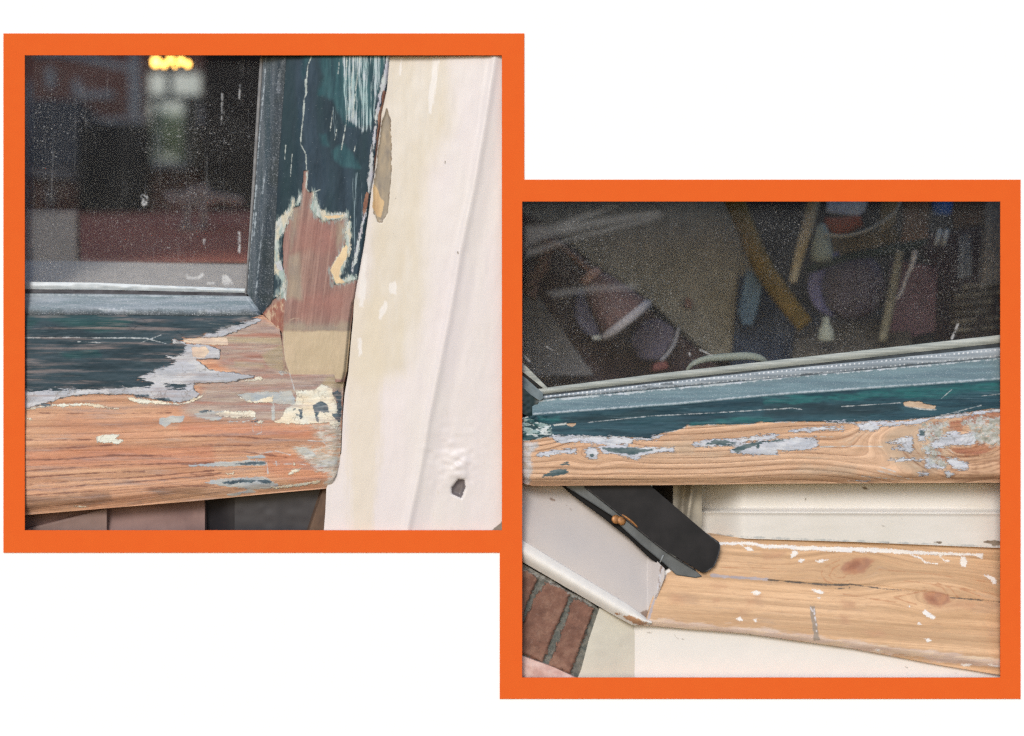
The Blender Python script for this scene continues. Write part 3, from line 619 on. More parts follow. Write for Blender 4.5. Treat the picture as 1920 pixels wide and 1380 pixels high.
def m_clear():
    nb = NB('glass_back'); nb.t.nodes.remove(nb.p)
    tr = nb.new('ShaderNodeBsdfTransparent'); tr.inputs[0].default_value = (.9, .92, .92, 1); nb.l(tr.outputs[0], nb.out.inputs['Surface']); return nb.m
mg_clear = m_clear()
sheet('glass_pane', (15, 500), [(15, 60), (500, 60)], [(15, 548), (500, 552)], lambda x, y: .024 + 0 * x, [m_glass('dusty_glass', (34, .6, 95, .8), .022, drip=.10), mg_clear], sash, step=3, back=.004, inner=True,
    masks={'smear': ([Z((0, 350), 3.84, p) for p in ([(1335, 620), (1360, 650), (1420, 650), (1460, 620), (1470, 640), (1430, 665), (1350, 665)], [(1600, 630), (1640, 640), (1680, 700), (1640, 715), (1600, 700)], [(1465, 375), (1478, 378), (1475, 415), (1465, 410)], [(1715, 320), (1730, 330), (1730, 480), (1715, 470)], [(1480, 688), (1545, 690), (1545, 702), (1480, 700)], [(1015, 60), (1060, 60), (1065, 120), (1040, 145), (1015, 130)])],
                      [(.8, Z((0, 50), 3.84, [(1730, 420), (1722, 520)])), (.8, Z((0, 50), 3.84, [(1600, 480), (1598, 700)]))]),
           'soft': ([Z((0, 350), 3.84, [(180, 520), (1760, 560), (1740, 740), (180, 690)]), Z((0, 350), 3.84, [(180, 190), (540, 190), (550, 700), (180, 700)])],)})

# ------------------------------------------------------------------ left window: cream jamb beside the sash and the dark parts beneath it
ridge = interp([(60, 934), (104, 928), (223, 910), (357, 887), (473, 862), (540, 852), (651, 830), (781, 804), (892, 785), (994, 763), (1010, 760)])
jL = interp([(60, 722), (104, 722), (168, 716), (230, 704), (330, 693), (400, 685), (560, 664), (600, 662), (640, 658), (700, 653), (740, 646), (780, 643), (850, 640), (915, 612), (960, 610), (1010, 606)])
GOUGE = ZB([(1640, 660), (1675, 760), (1690, 1000), (1690, 1380), (1665, 1600), (1650, 1770), (1590, 1880), (1540, 1870), (1500, 1780), (1500, 1500), (1540, 1150), (1590, 800)])
HOLE = Z((600, 540), 2.7, [(735, 970), (733, 1015), (715, 1062), (668, 1042), (665, 1012), (700, 968)])
def jamb_depth(x, y):
    r = ridge(y); d = .0095 + .0045 * sstep(0, 1, (r - x) / 170.) 
    d += -.0030 * np.exp(-((x - r) / 8.) ** 2)
    d += .0030 * sstep(4, 40, x - r) + .002 * sstep(40, 160, x - r)
    d += .0006 * vnoise(x / 26, y / 60, 31) + .0004 * vnoise(x / 9, y / 24, 32)
    d += .0014 * sstep(-2, 3, mask(x, y, [GOUGE]))
    hd = mask(x, y, [HOLE]); d += .006 * sstep(-4, 6, hd)
    q = np.exp(-(((x - 858) / 26.) ** 2 + ((y - 880) / 26.) ** 2)); d -= q * (.0022 + .003 * vnoise(x / 11, y / 9, 33))
    q = np.exp(-(((x - 850) / 44.) ** 2 + ((y - 860) / 50.) ** 2)); d -= q * (.0022 * vnoise(x / 13, y / 10, 35))
    return d
jm = sheet('window_jamb', (60, 1010), jL, lambda y: 960 + 0 * y, jamb_depth, [], None, axis='y', step=2, back=.06,
    grain=lambda x, y: (y, x + .13 * y),
    masks={'gouge': ([GOUGE],), 'tan': ([ZC([(1500, 150), (1540, 190), (1570, 280), (1610, 330), (1600, 430), (1570, 500), (1540, 490), (1490, 400)])],),
     'stain': ([[(700, 60), (835, 60), (845, 230), (800, 330), (800, 560), (760, 700), (700, 720), (664, 700), (690, 500)]],),
     'stain2': ([[(640, 560), (720, 560), (712, 800), (700, 1000), (660, 1000), (652, 760)]],),
     'white': ([Z((680, 90), 3, [(400, 60), (430, 60), (410, 250), (385, 370), (368, 370), (380, 180)]), Z((680, 90), 3, [(215, 60), (222, 60), (218, 158), (206, 155)]), ZC([(1670, 1200), (1745, 1200), (1740, 1330), (1665, 1330)]), ZD([(1560, 240), (1640, 120), (1650, 200), (1580, 360), (1550, 330)]), ZD([(1350, 50), (1380, 0), (1400, 0), (1380, 200), (1340, 200)]), ZC([(1390, 900), (1420, 900), (1400, 1380), (1320, 1380), (1350, 1150)]), ZD([(1330, 540), (1370, 540), (1370, 700), (1340, 740)])],),
     'hole': ([HOLE],), 'crn': ([Z((600, 540), 2.7, [(865, 1232), (925, 1178), (960, 1300)])],),
     'spk': ((), [(.9, Z((680, 90), 3, [(186, 845), (187, 848)])), (.5, Z((680, 90), 3, [(170, 1040), (188, 1065)])), (1.5, Z((680, 90), 3, [(535, 1148), (537, 1156)])), (.8, Z((680, 90), 3, [(464, 636), (464, 650)]))])})
def m_jamb():
    nb = NB('cream_jamb_paint'); pc = nb.attr('pc', True)
    c = nb.var(pc, [(238, 229, 228), (234, 226, 226), (236, 229, 225)], (1.4, .5), 3, 4, .86, .2)
    c, h = paint(nb, c, nb.noise(pc, (12, 1.2), 4, .55), [
        dict(a='stain', c=[(220, 211, 192), (216, 204, 178), (226, 219, 206)], amp=55, sc=(1.2, .35), edge=26, op=.8, cs=(2.5, .5), sharp=.2),
        dict(a='stain2', c=[(224, 212, 190)], amp=50, sc=(5, .5), edge=12, op=.6),
        dict(a='white', c=[(240, 236, 232)], amp=5, sc=(12, 3), edge=2, op=.8),
        dict(a='gouge', c=[(150, 138, 120), (128, 118, 108), (176, 158, 130)], amp=3, sc=(5, 3), cs=(3, .9), h=-.6, sharp=.08, line=(120, 96, 76), lw=.8),
        dict(a='tan', c=[(214, 182, 134), (196, 160, 116)], amp=4, sc=(6, 3), cs=(5, 2)),
        dict(a='hole', c=[(128, 118, 118), (112, 104, 106)], amp=3, sc=(7, 7), h=-.5),
        dict(a='crn', c=[(150, 142, 132), (130, 124, 116)], amp=3, sc=(7, 7)),
        dict(a='spk', c=[(150, 140, 130)], amp=1, sc=(7, 7), edge=.6),
    ])
    c = nb.mix(nb.ramp(nb.noise(pc, (16, 3.2), 4, .7, 44), .66, .74, 0, .35), c, lin((205, 192, 165), .9))
    return nb.finish(c, h, .38, .4, .0004, .25, grit=.02)
jm.data.materials.append(m_jamb())
tag(jm, 'cream painted window jamb with tan stains, a raised ridge and a chipped hole', 'window jamb')

m_umber = simple('mauve_brown_board', [(146, 118, 112), (120, 94, 90)], (3, 3), rough=.6)
lb = empty('sill_board', P(200, 990, .06), 'mauve brown board in shade beneath the stripped wooden rail', 'board')
sheet('board_face', (20, 384), [(20, 900), (384, 880)], [(20, 1010), (384, 1010)], lambda x, y: .040 + .05 * (1010 - y) / 110. * .4 + .003 * sstep(1, -1, y - (991 - (x - 47) * .255)) + .0006 * vnoise(x / 8, y / 30, 40), m_umber, lb, step=3)
sheet('batten', (20, 200), lambda x: 992 - (x - 47) * .255, lambda x: 1012 + 0 * x, lambda x, y: .034 + .0006 * vnoise(x / 20, y / 12, 41) + .002 * sstep(3, 0, y - (992 - (x - 47) * .255)), simple('mauve_batten', [(146, 122, 114), (128, 106, 100)], (3, 3), rough=.6), lb, step=3)
dp = empty('scuffed_panel', P(500, 990, .06), 'near black scuffed panel under the sash corner next to the mauve brown board', 'panel')
m_blk = simple('scuffed_black', [(48, 47, 52), (62, 60, 64)], (2, 2), rough=.5, spec=.4, bump=.2)
sheet('panel_face', (440, 606), [(440, 880), (606, 880)], [(440, 1012), (606, 1012)], lambda x, y: .045 + .0008 * vnoise(x / 14, y / 14, 44), m_blk, dp, step=3)
sheet('panel_edge', (384, 440), [(384, 880), (440, 880)], [(384, 1012), (440, 1012)], lambda x, y: .062 - .016 * sstep(386, 436, x), simple('black_edge', [(36, 34, 38), (50, 47, 50)], (3, 3), rough=.5), dp, step=3)
sl = sheet('wood_sliver', (880, 1012), lambda y: 575 + 25 * (994 - y) / 74., lambda y: 612 + 6 * (994 - y) / 74., lambda x, y: .030 + .012 * sstep(6, 0, x - (575 + 25 * (994 - y) / 74.)) + .001 * vnoise(x / 4, y / 20, 46), simple('raw_umber_wood', [(112, 90, 74), (84, 68, 60)], (5, 5), rough=.7), None, axis='y', step=2)
tag(sl, 'thin brown wooden strip between the near black panel and the cream jamb', 'strip')

# ------------------------------------------------------------------ right window: sash
ZP = lambda pts: Z((970, 640), 4.0, pts)
ZQ = lambda pts: Z((1430, 620), 4.0, pts)
ZR = lambda pts: Z((970, 890), 3.2856, pts)
ZS = lambda pts: Z((1250, 880), 5.647, pts)
ZT = lambda pts: Z((1560, 880), 5.647, pts)
ZU = lambda pts: Z((1200, 1080), 5.333, pts)
ZV = lambda pts: Z((1540, 1080), 5.053, pts)
sash2 = empty('window_sash', P(1430, 900, .02), 'weathered sash with knotty bare wood lower edge and a grey handle behind its speckled glass', 'window sash', 'peeling window sashes')
# boundaries from the glass down, all running uphill to the right
g0 = interp([(960, 734), (1024, 727), (1240, 700), (1450, 676), (1885, 627)])          # pale gasket top
g1 = interp([(960, 748), (1024, 738), (1240, 713), (1450, 690), (1885, 642)])          # dark slot
g2 = interp([(960, 752), (1024, 742), (1240, 717), (1450, 694), (1885, 650)])          # dotted strip top
b0 = interp([(960, 757), (1010, 750), (1240, 729), (1450, 710), (1885, 670)])          # bead top
b1 = interp([(960, 787), (1000, 779), (1282, 758), (1450, 742), (1885, 712)])          # bead bottom / teal top
rB = interp([(960, 900), (975, 902), (985, 908), (1000, 911), (1250, 909.5), (1430, 907), (1885, 905)])
def strip(name, a, b, dep, mats, x0=1010, step=1.8, back=.012, masks=None, inner=False):
    return sheet(name, (x0, 1885), a, b, dep, mats, sash2, step=step, back=back, masks=masks, inner=inner)
nb = NB('pale_rubber'); pc = nb.attr('pc', True)
c = nb.var(pc, [(172, 178, 172), (188, 192, 186), (150, 156, 152)], (.9, 22), 2, 4); c = nb.mix(nb.ramp(nb.noise(pc, (40, 40), 3, .6), .6, .75, 0, .5), c, lin((100, 106, 104), .9))
m_pr = nb.finish(c, nb.noise(pc, (2, 40), 4), .5, .3, .0004, .5)
strip('gasket', g0, g1, lambda x, y: .0215 - .0022 * np.sin(np.pi * np.clip((y - g0(x)) / (g1(x) - g0(x)), 0, 1)), m_pr)
strip('gasket', g1, g2, lambda x, y: .0225 + 0 * x, simple('dark_slot_rubber', [(70, 78, 84), (50, 56, 62)], (9, 9), rough=.5))
nb = NB('dotted_spacer'); pc = nb.attr('pc', True)
c = nb.var(pc, [(150, 162, 172), (172, 182, 190), (128, 140, 150)], (.5, 20), 2, 4)
c, h = paint(nb, c, nb.noise(pc, (2, 30), 3), [dict(a='dots', c=[(222, 226, 230)], amp=1.2, sc=(9, 9), edge=.7), dict(a='dk', c=[(72, 82, 90)], amp=5, sc=(3, 12), edge=1, op=.8)])
m_ds = nb.finish(c, h, .5, .35, .0004, .5)
def dots_mask(x, y):
    t = (y - g2(x)) / np.maximum(b0(x) - g2(x), 1); u = (x % 8.5) - 4.25
    w = np.maximum(b0(x) - g2(x), 1)
    return np.maximum(1.5 - np.hypot(u, (t - .22) * w), (1.1 - np.hypot(u, (t - .78) * w)) * 1.0)
strip('spacer_strip', g2, b0, lambda x, y: .0205 - .0012 * np.sin(np.pi * np.clip((y - g2(x)) / (b0(x) - g2(x)), 0, 1)), m_ds, step=1.3, masks={'dots': dots_mask, 'dk': lambda x, y: np.maximum(y - b0(x) + 2.2, mask(x, y, (), [(1.2, ZP([(905, 345), (1020, 328), (1160, 315)])), (1, ZQ([(720, 215), (1000, 180)]))]))})
hb2 = strip('glazing_bead', b0, b1, lambda x, y: .0195 - .0085 * sstep(0, 1, (y - b0(x)) / np.maximum(b1(x) - b0(x), 1)) + .0004 * vnoise(x / 30, y / 5, 55) - .0008 * np.exp(-((y - b1(x) + 3) / 3.) ** 2), [],
    x0=998, masks={'spots': ((), [(1.4, [(1000, 753), (1240, 731), (1420, 714)]), (1.0, [(1430, 712), (1885, 672)])]), 'scr': ((), [(1.2, [(1000, 776), (1282, 755), (1450, 739), (1885, 709)])]), 'dark': lambda x, y: -40 + 0 * x})
hb2.data.materials.append(m_bead('bead_paint_slope', [(100, 126, 134), (112, 138, 146), (92, 116, 126)], (.8, 16), dust=.4))

# left upright members of the right sash, only their ends are in view
def band(name, x0, x1, A, B, mats, dep):
    return sheet(name, (x0, x1), interp(A), interp(B), dep, mats, sash2, step=1.5, back=.014)
band('gasket', 968, 1026, ZP([(0, 120), (36, 160), (60, 180), (224, 345)]), ZP([(0, 180), (36, 225), (60, 245), (224, 375)]), m_pr, lambda x, y: .0195 + .0006 * vnoise(x / 6, y / 6, 60))
band('gasket', 968, 1023, ZP([(0, 180), (36, 225), (60, 245), (212, 375)]), ZP([(0, 215), (36, 255), (60, 272), (212, 392)]), simple('black_slot', [(22, 26, 30)], rough=.4), lambda x, y: .021 + 0 * x)
band('glazing_bead', 968, 1018, ZP([(0, 215), (36, 255), (60, 272), (192, 390)]), ZP([(0, 300), (36, 340), (100, 400), (165, 445), (192, 430)]), simple('bead_left', [(118, 132, 138), (90, 104, 112), (140, 150, 154)], (8, 8), rough=.5), lambda x, y: .0185 - .004 * sstep(980, 1010, x) + .0006 * vnoise(x / 5, y / 5, 61))
STT = interp(ZP([(-10, 290), (36, 340), (60, 365), (100, 400), (160, 445)])); STB = interp(ZP([(-10, 520), (36, 540), (110, 575), (160, 455)]))
sheet('stile', (968, 1010), STT, STB, lambda x, y: .012 + .006 * sstep(975, 1008, x) + .0008 * vnoise(x / 6, y / 6, 62), simple('stile_paint_dark', [(22, 44, 48), (40, 60, 66), (16, 30, 34)], (7, 7), rough=.35, spec=.5), sash2, step=1.5, back=.02)

Q_TB = ZP([(-30, 750), (36, 748), (120, 735), (250, 715), (450, 715), (700, 712), (1000, 727), (1080, 692), (1200, 662), (1280, 632), (1480, 622), (1740, 620), (1840, 603)]) + ZQ([(0, 690), (130, 680), (430, 682), (600, 693), (740, 682), (1060, 670), (1260, 650), (1480, 620), (1680, 590), (1820, 586)])
Q_TEAL = [(960, 770)] + [(x, b1(x) - 4) for x in (1000, 1282, 1450, 1660, 1890)] + Q_TB[::-1]
KNOT = (1796, 822); KN2 = (1108, 851); KN3 = (1790, 905)
def rgrain(x, y):
    yy = y - (905 - 905) * 1.0
    yy = y + .035 * (x - 1250) * sstep(860, 790, y) - 0.0
    yy = yy - 20 * np.exp(-((x - 1712) / 95.) ** 2) * sstep(812, 850, y) + 9 * np.exp(-((x - 1500) / 130.) ** 2)
    # rings sweep round the large knot at the right
    dx = (x - KNOT[0]) / 98.; dy = (y - KNOT[1]) / 36.
    d = np.sqrt(dx * dx + dy * dy + 1e-6); w = np.exp(-(d / 1.6) ** 4)
    a = yy * (1 - w) + (KNOT[1] + d * 62) * w
    dx = (x - KN2[0]) / 34.; dy = (y - KN2[1]) / 18.; d = np.sqrt(dx * dx + dy * dy); w = np.exp(-(d / 1.7) ** 2)
    a = a * (1 - w) + (KN2[1] + d * 16) * w
    return x, a
def rail2_depth(x, y):
    tb = interp(Q_TB)(x); b = rB(x); t = np.clip((y - tb) / np.maximum(b - tb, 1), 0, 1)
    d = .0105 - .0048 * np.sin(np.pi * .5 * sstep(-.35, .5, (y - tb) / np.maximum(b - tb, 1)))
    d += .010 * sstep(22, 0, b - y) ** 1.6
    d += .009 * sstep(1004, 976, x) ** 2 * sstep(800, 860, y)
    d += .0006 * vnoise(x / 40, y / 6, 71) + .0004 * vnoise(x / 9, y / 4, 72)
    g = mask(x, y, [Q_TEAL]); d -= .0005 * sstep(-1, 1.5, g)
    d += sstep(1035, 1015, x) * sstep(830, 810, y) * (.003 * vnoise(x / 7, y / 6, 73) + .0014 * vnoise(x / 3, y / 3, 74))
    d += np.exp(-((x - 1840) / 40.) ** 2 - ((y - 815) / 30.) ** 2) * .003 * vnoise(x / 5, y / 5, 75)
    return np.maximum(d, .0045)
rail2 = sheet('bottom_rail', (966, 1885), lambda x: b1(x) * 1.0, rB, rail2_depth, [], sash2, step=1.6, back=.03, grain=rgrain,
    masks={
     'teal': ([Q_TEAL],),
     'teal2': ([ZQ([(0, 505), (600, 480), (900, 440), (1300, 420), (1780, 380), (1780, 450), (1500, 470), (1300, 500), (900, 500), (200, 550), (0, 560)]), ZP([(150, 560), (300, 570), (340, 600), (250, 620), (150, 590)]), ZP([(1300, 600), (1920, 560), (1920, 600), (1300, 630)])],),
     'dkt': ([ZP([(350, 570), (700, 540), (1000, 515), (1050, 530), (980, 560), (600, 610), (400, 610)]), ZQ([(0, 560), (600, 540), (1000, 545), (1050, 600), (700, 640), (0, 650)])],),
     'white': ([ZP([(240, 712), (450, 708), (640, 712), (860, 725), (1000, 722), (1060, 705), (1120, 690), (1075, 715), (1020, 742), (940, 742), (860, 735), (860, 760), (800, 770), (700, 790), (560, 770), (460, 750), (440, 765), (330, 765), (290, 740)]),
                ZP([(605, 795), (700, 770), (820, 765), (860, 790), (1000, 795), (1165, 793), (1172, 825), (1000, 840), (900, 882), (780, 862), (650, 835)]), ZP([(1315, 765), (1440, 735), (1600, 728), (1640, 735), (1920, 695), (1960, 700), (1920, 735), (1700, 758), (1640, 790), (1480, 785), (1340, 792)]),
                ZP([(1590, 810), (1690, 760), (1800, 745), (1960, 752), (1960, 850), (1830, 850), (1700, 845), (1610, 840)]), ZQ([(-20, 840), (100, 820), (300, 798), (410, 805), (415, 880), (340, 895), (200, 900), (-20, 900)]), ZQ([(200, 755), (340, 735), (450, 718), (610, 725), (605, 748), (420, 752), (230, 762)]), ZQ([(-20, 790), (60, 775), (80, 780), (40, 805), (-20, 810)]),
                ZQ([(450, 680), (740, 685), (860, 682), (1100, 675), (1260, 652), (1700, 592), (1790, 590), (1790, 600), (1500, 640), (1260, 665), (1180, 700), (900, 716), (870, 700), (740, 700), (600, 697)]),
                ZP([(506, 815), (540, 795), (590, 795), (605, 830), (600, 870), (560, 885), (520, 865)]), ZP([(270, 820), (430, 805), (440, 835), (330, 850), (150, 862), (150, 848)]),
                ZQ([(1060, 800), (1125, 790), (1128, 880), (1105, 918), (1065, 900), (960, 880), (1060, 870), (1050, 845), (920, 842)]), ZQ([(1310, 820), (1340, 790), (1440, 750), (1500, 780), (1600, 770), (1612, 830), (1560, 860), (1440, 862), (1370, 860), (1330, 880), (1280, 890), (1260, 850)]), ZQ([(1380, 960), (1440, 955), (1500, 975), (1545, 1000), (1540, 1045), (1460, 1045), (1400, 1010)]),
                ZQ([(930, 972), (1060, 950), (1200, 968), (1180, 980), (1060, 975)]), ZQ([(1230, 960), (1300, 995), (1362, 1025), (1355, 1040), (1290, 1030), (1220, 1020)]), ZQ([(1368, 1060), (1400, 1060), (1435, 1075), (1385, 1108)]), ZQ([(1160, 1060), (1240, 1060), (1250, 1085), (1180, 1085)]), ZQ([(1225, 880), (1250, 900), (1250, 945), (1225, 940)]), ZQ([(640, 1125), (830, 1125), (740, 1135)]), ZQ([(1170, 740), (1220, 740), (1220, 830), (1170, 830)]), ZQ([(710, 690), (865, 690), (870, 740), (840, 755), (720, 755)])],),
     'grn': ([ZP([(640, 802), (780, 793), (900, 805), (1020, 808), (960, 830), (880, 852), (780, 842), (680, 825)]), ZP([(1395, 770), (1480, 745), (1600, 742), (1660, 752), (1560, 768), (1640, 770), (1580, 782)]), ZP([(1610, 812), (1700, 772), (1800, 755), (1850, 758), (1750, 795), (1650, 832)]), ZP([(178, 1015), (240, 972), (370, 958), (388, 985), (300, 1012), (190, 1025)]), ZP([(313, 922), (380, 905), (392, 930), (335, 936)]), ZP([(545, 850), (565, 845), (575, 865), (552, 875)]), ZP([(1800, 770), (1815, 770), (1808, 805), (1795, 800)]), ZP([(270, 760), (310, 738), (325, 742), (300, 762)]), ZQ([(0, 830), (100, 822), (160, 826), (20, 838)]), ZQ([(1180, 750), (1215, 750), (1210, 790), (1175, 790)])],),
     'bare': ([ZP([(368, 618), (440, 613), (435, 630), (405, 642), (375, 632)]), ZQ([(1050, 540), (1080, 530), (1190, 530), (1205, 548), (1300, 562), (1295, 590), (1200, 585), (1090, 572), (1060, 558)])],),
     'rimb': ([ZP([(268, 625), (368, 612), (372, 622), (280, 635)]), ZQ([(1060, 565), (1200, 585), (1300, 588), (1300, 596), (1180, 592)])],),
     'scr': ((), [(.5, ZP([(530, 608), (1000, 560), (1500, 535), (1900, 510)])), (.6, ZQ([(0, 595), (220, 580), (300, 592)])), (.6, ZQ([(590, 570), (1040, 540)])), (.5, ZQ([(1640, 490), (1780, 475)])), (.9, ZQ([(430, 870), (700, 865), (900, 870)])), (.7, ZQ([(430, 795), (540, 797)])), (.5, ZQ([(1270, 655), (1640, 560)])), (.6, ZQ([(1340, 510), (1420, 440)])), (.5, ZQ([(1390, 880), (1480, 970)])), (.7, ZQ([(860, 1050), (1130, 1120)])), (.6, ZQ([(740, 1090), (1050, 1120)])), (.8, ZQ([(880, 1020), (1000, 1060)]))]),
     'drk': ((), [(.9, ZQ([(0, 925), (300, 915), (600, 935), (860, 1000), (1060, 1090)])), (.8, ZQ([(0, 995), (400, 990), (700, 1030), (900, 1080)])), (.8, ZQ([(0, 1040), (400, 1030), (700, 1070), (900, 1120)])), (.9, ZQ([(540, 795), (700, 790), (860, 870), (960, 960)])), (.8, ZQ([(600, 965), (860, 955)])), (.8, ZQ([(980, 990), (1060, 1070), (1260, 1120), (1780, 1090)])), (.7, ZQ([(1080, 980), (1150, 1050), (1400, 1090), (1780, 1060)])), (.8, ZP([(700, 895), (1100, 860), (1500, 850), (1920, 855)])), (.7, ZP([(100, 910), (300, 880), (420, 885), (520, 910), (600, 915)])),
                  (.8, ZP([(560, 955), (610, 925), (650, 890), (620, 850)])), (.6, ZP([(420, 960), (560, 960), (760, 925), (1200, 900), (1920, 885)])), (.6, ZP([(420, 1010), (900, 980), (1500, 945), (1920, 930)])), (.6, ZP([(1500, 1000), (1920, 975)])), (.8, ZQ([(1400, 910), (1440, 970), (1540, 1050), (1780, 1000)])), (.6, ZQ([(0, 740), (60, 700), (200, 690)])), (.6, ZP([(1080, 750), (1400, 690), (1700, 660), (1920, 640)]))]),
     'kring': ((), [(.9 + .3 * (k % 2), ZQ([(1570 + 1.75 * r * math.cos(math.radians(a)), 800 + r * math.sin(math.radians(a)) + 6 * math.sin(a * .12 + k)) for a in range(8, 172, 8)])) for k, r in enumerate((120, 148, 172, 205, 232, 262, 288, 312))]),
     'knot': ([ZQ([(1415, 890), (1480, 870), (1640, 850), (1790, 872), (1700, 915), (1560, 942), (1450, 932)]), ZQ([(1380, 720), (1440, 670), (1600, 630), (1790, 600), (1790, 680), (1560, 690), (1480, 740), (1400, 750)]), ZQ([(1250, 700), (1340, 680), (1300, 850), (1250, 800)]), ZQ([(1260, 900), (1320, 900), (1400, 980), (1300, 960)])],),
     'gr': ([ZQ([(960, 740), (1330, 660), (1420, 700), (1400, 1020), (1200, 1080), (980, 1000), (860, 860)]), ZQ([(300, 1010), (700, 1020), (700, 1090), (200, 1060)]), ZP([(1080, 770), (1300, 740), (1340, 830), (1580, 840), (1500, 860), (1100, 850)]), ZP([(900, 850), (1180, 830), (1180, 860), (900, 880)])],),
     'fray': ([ZQ([(1480, 690), (1600, 650), (1790, 640), (1790, 860), (1700, 870), (1610, 830), (1560, 750)]), ZQ([(1200, 700), (1400, 680), (1330, 800), (1240, 860)]), ZQ([(1200, 860), (1280, 860), (1400, 1040), (1250, 1000)])],),
     'mess': ([ZP([(-30, 520), (36, 522), (110, 582), (250, 632), (268, 700), (120, 740), (-30, 760)])],),
     'endg': ([ZP([(-30, 760), (150, 756), (160, 790), (100, 850), (110, 950), (90, 1070), (-30, 1080)])],)})
def m_rail2():
    nb = NB('lower_rail_paint')
    c, h = wood(nb, [(230, 192, 160), (218, 176, 142), (160, 118, 92), (206, 184, 160)], freq=9.5, wob=.9, line=.7, warp=(.12, .9))
    pc = nb.attr('pc', True)
    c, h = paint(nb, c, h, [
        dict(a='gr', c=[(196, 180, 158), (180, 164, 144)], amp=22, sc=(2, 5), edge=9, op=.5),
        dict(a='drk', c=[(142, 104, 82), (160, 122, 96)], amp=2.2, sc=(3, 7), edge=1.6, op=.3),
        dict(a='kring', c=[(146, 108, 86), (166, 126, 100)], amp=2.4, sc=(4, 5), edge=1.2, op=.7),
        dict(a='knot', c=[(170, 108, 84), (146, 100, 82), (184, 130, 100)], amp=10, sc=(3, 8), edge=3, op=.9, cs=(2, 10)),
        dict(a='teal', c=[(36, 70, 84), (28, 58, 70), (48, 84, 96)], amp=3, sc=(2, 9), h=.8, cs=(.8, 9), line=(196, 204, 210), lw=1.2),
        dict(a='dkt', c=[(38, 62, 70), (30, 52, 60)], amp=20, sc=(1, 6), edge=6, op=.7),
        dict(a='teal2', c=[(44, 104, 108), (36, 84, 92), (40, 112, 112)], amp=26, sc=(1.5, 9), edge=4, cs=(3, 14), op=.75),
        dict(a='bare', c=[(206, 184, 158), (190, 162, 136)], amp=2, sc=(8, 8), h=-.4, cs=(4, 8)),
        dict(a='rimb', c=[(205, 208, 204)], amp=2, sc=(8, 8), op=.9),
        dict(a='white', c=[(204, 208, 220), (216, 220, 226), (190, 196, 206)], amp=5, sc=(3, 14), famp=6, h=.7, cs=(2, 7), line=(120, 108, 98), lw=.7, crack=(3, 6), sharp=.08, op=.95),
        dict(a='grn', c=[(84, 104, 110), (66, 90, 96), (104, 120, 122)], amp=4, sc=(3, 12), famp=3, cs=(5, 12)),
        dict(a='fray', c=[(190, 200, 196), (205, 208, 210), (150, 160, 152)], amp=44, bias=.53, clamp=6, sc=(7, 9), famp=30, edge=4, op=.85, h=.4, cs=(8, 12)),
        dict(a='mess', c=[(150, 172, 172), (48, 88, 92), (206, 214, 214), (36, 66, 72)], amp=6, sc=(6, 9), cs=(5, 12), sharp=.03, h=.6),
        dict(a='endg', c=[(188, 190, 192), (168, 164, 156), (206, 210, 216)], amp=12, sc=(5, 9), cs=(5, 9), op=.85, edge=4, famp=8),
        dict(a='scr', c=[(206, 212, 214)], amp=1.4, sc=(10, 10), edge=.7, op=.75),
    ])
    tl = nb.math('MULTIPLY', nb.ramp(nb.attr('teal'), 0, 3), nb.ramp(nb.noise(pc, (1.2, 40), 4, .6, 4.0), .58, .72, 0, .4))
    c = nb.mix(tl, c, lin((110, 140, 150), .9))
    return nb.finish(c, h, .6, .25, .0012, .8)
rail2.data.materials.append(m_rail2())

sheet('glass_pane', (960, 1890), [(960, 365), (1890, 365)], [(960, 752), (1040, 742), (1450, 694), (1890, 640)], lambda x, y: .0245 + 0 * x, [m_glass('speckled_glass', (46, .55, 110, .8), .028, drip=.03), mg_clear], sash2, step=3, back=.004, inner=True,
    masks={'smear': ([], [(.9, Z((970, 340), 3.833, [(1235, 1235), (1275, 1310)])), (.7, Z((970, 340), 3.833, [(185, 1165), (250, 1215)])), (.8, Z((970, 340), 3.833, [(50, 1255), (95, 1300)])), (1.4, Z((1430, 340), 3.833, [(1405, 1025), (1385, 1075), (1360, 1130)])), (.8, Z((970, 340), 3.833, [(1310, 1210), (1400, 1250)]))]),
           'soft': ([Z((970, 340), 3.833, p) for p in ([(30, 330), (250, 320), (700, 160), (720, 170), (420, 300), (1020, 205), (1035, 240), (560, 320), (60, 440)], [(40, 440), (250, 350), (250, 380), (40, 480)], [(60, 500), (1010, 240), (1020, 260), (380, 420), (60, 540)], [(230, 800), (540, 755), (850, 740), (850, 775), (560, 785), (260, 825)])],)})  # soft: pale diagonal reflected streaks, painted into the pane's dust
hdl = tube('handle', [(1288, 694, .034), (1300, 682, .032), (1325, 673, .030), (1370, 669, .029), (1405, 668, .029), (1428, 673, .030), (1440, 682, .034)], [3, 5, 6.5, 7.5, 7.5, 6, 3], simple('grey_plastic', [(166, 170, 160), (176, 180, 172)], (3, 3), rough=.4, spec=.4), sash2, flat=.8)

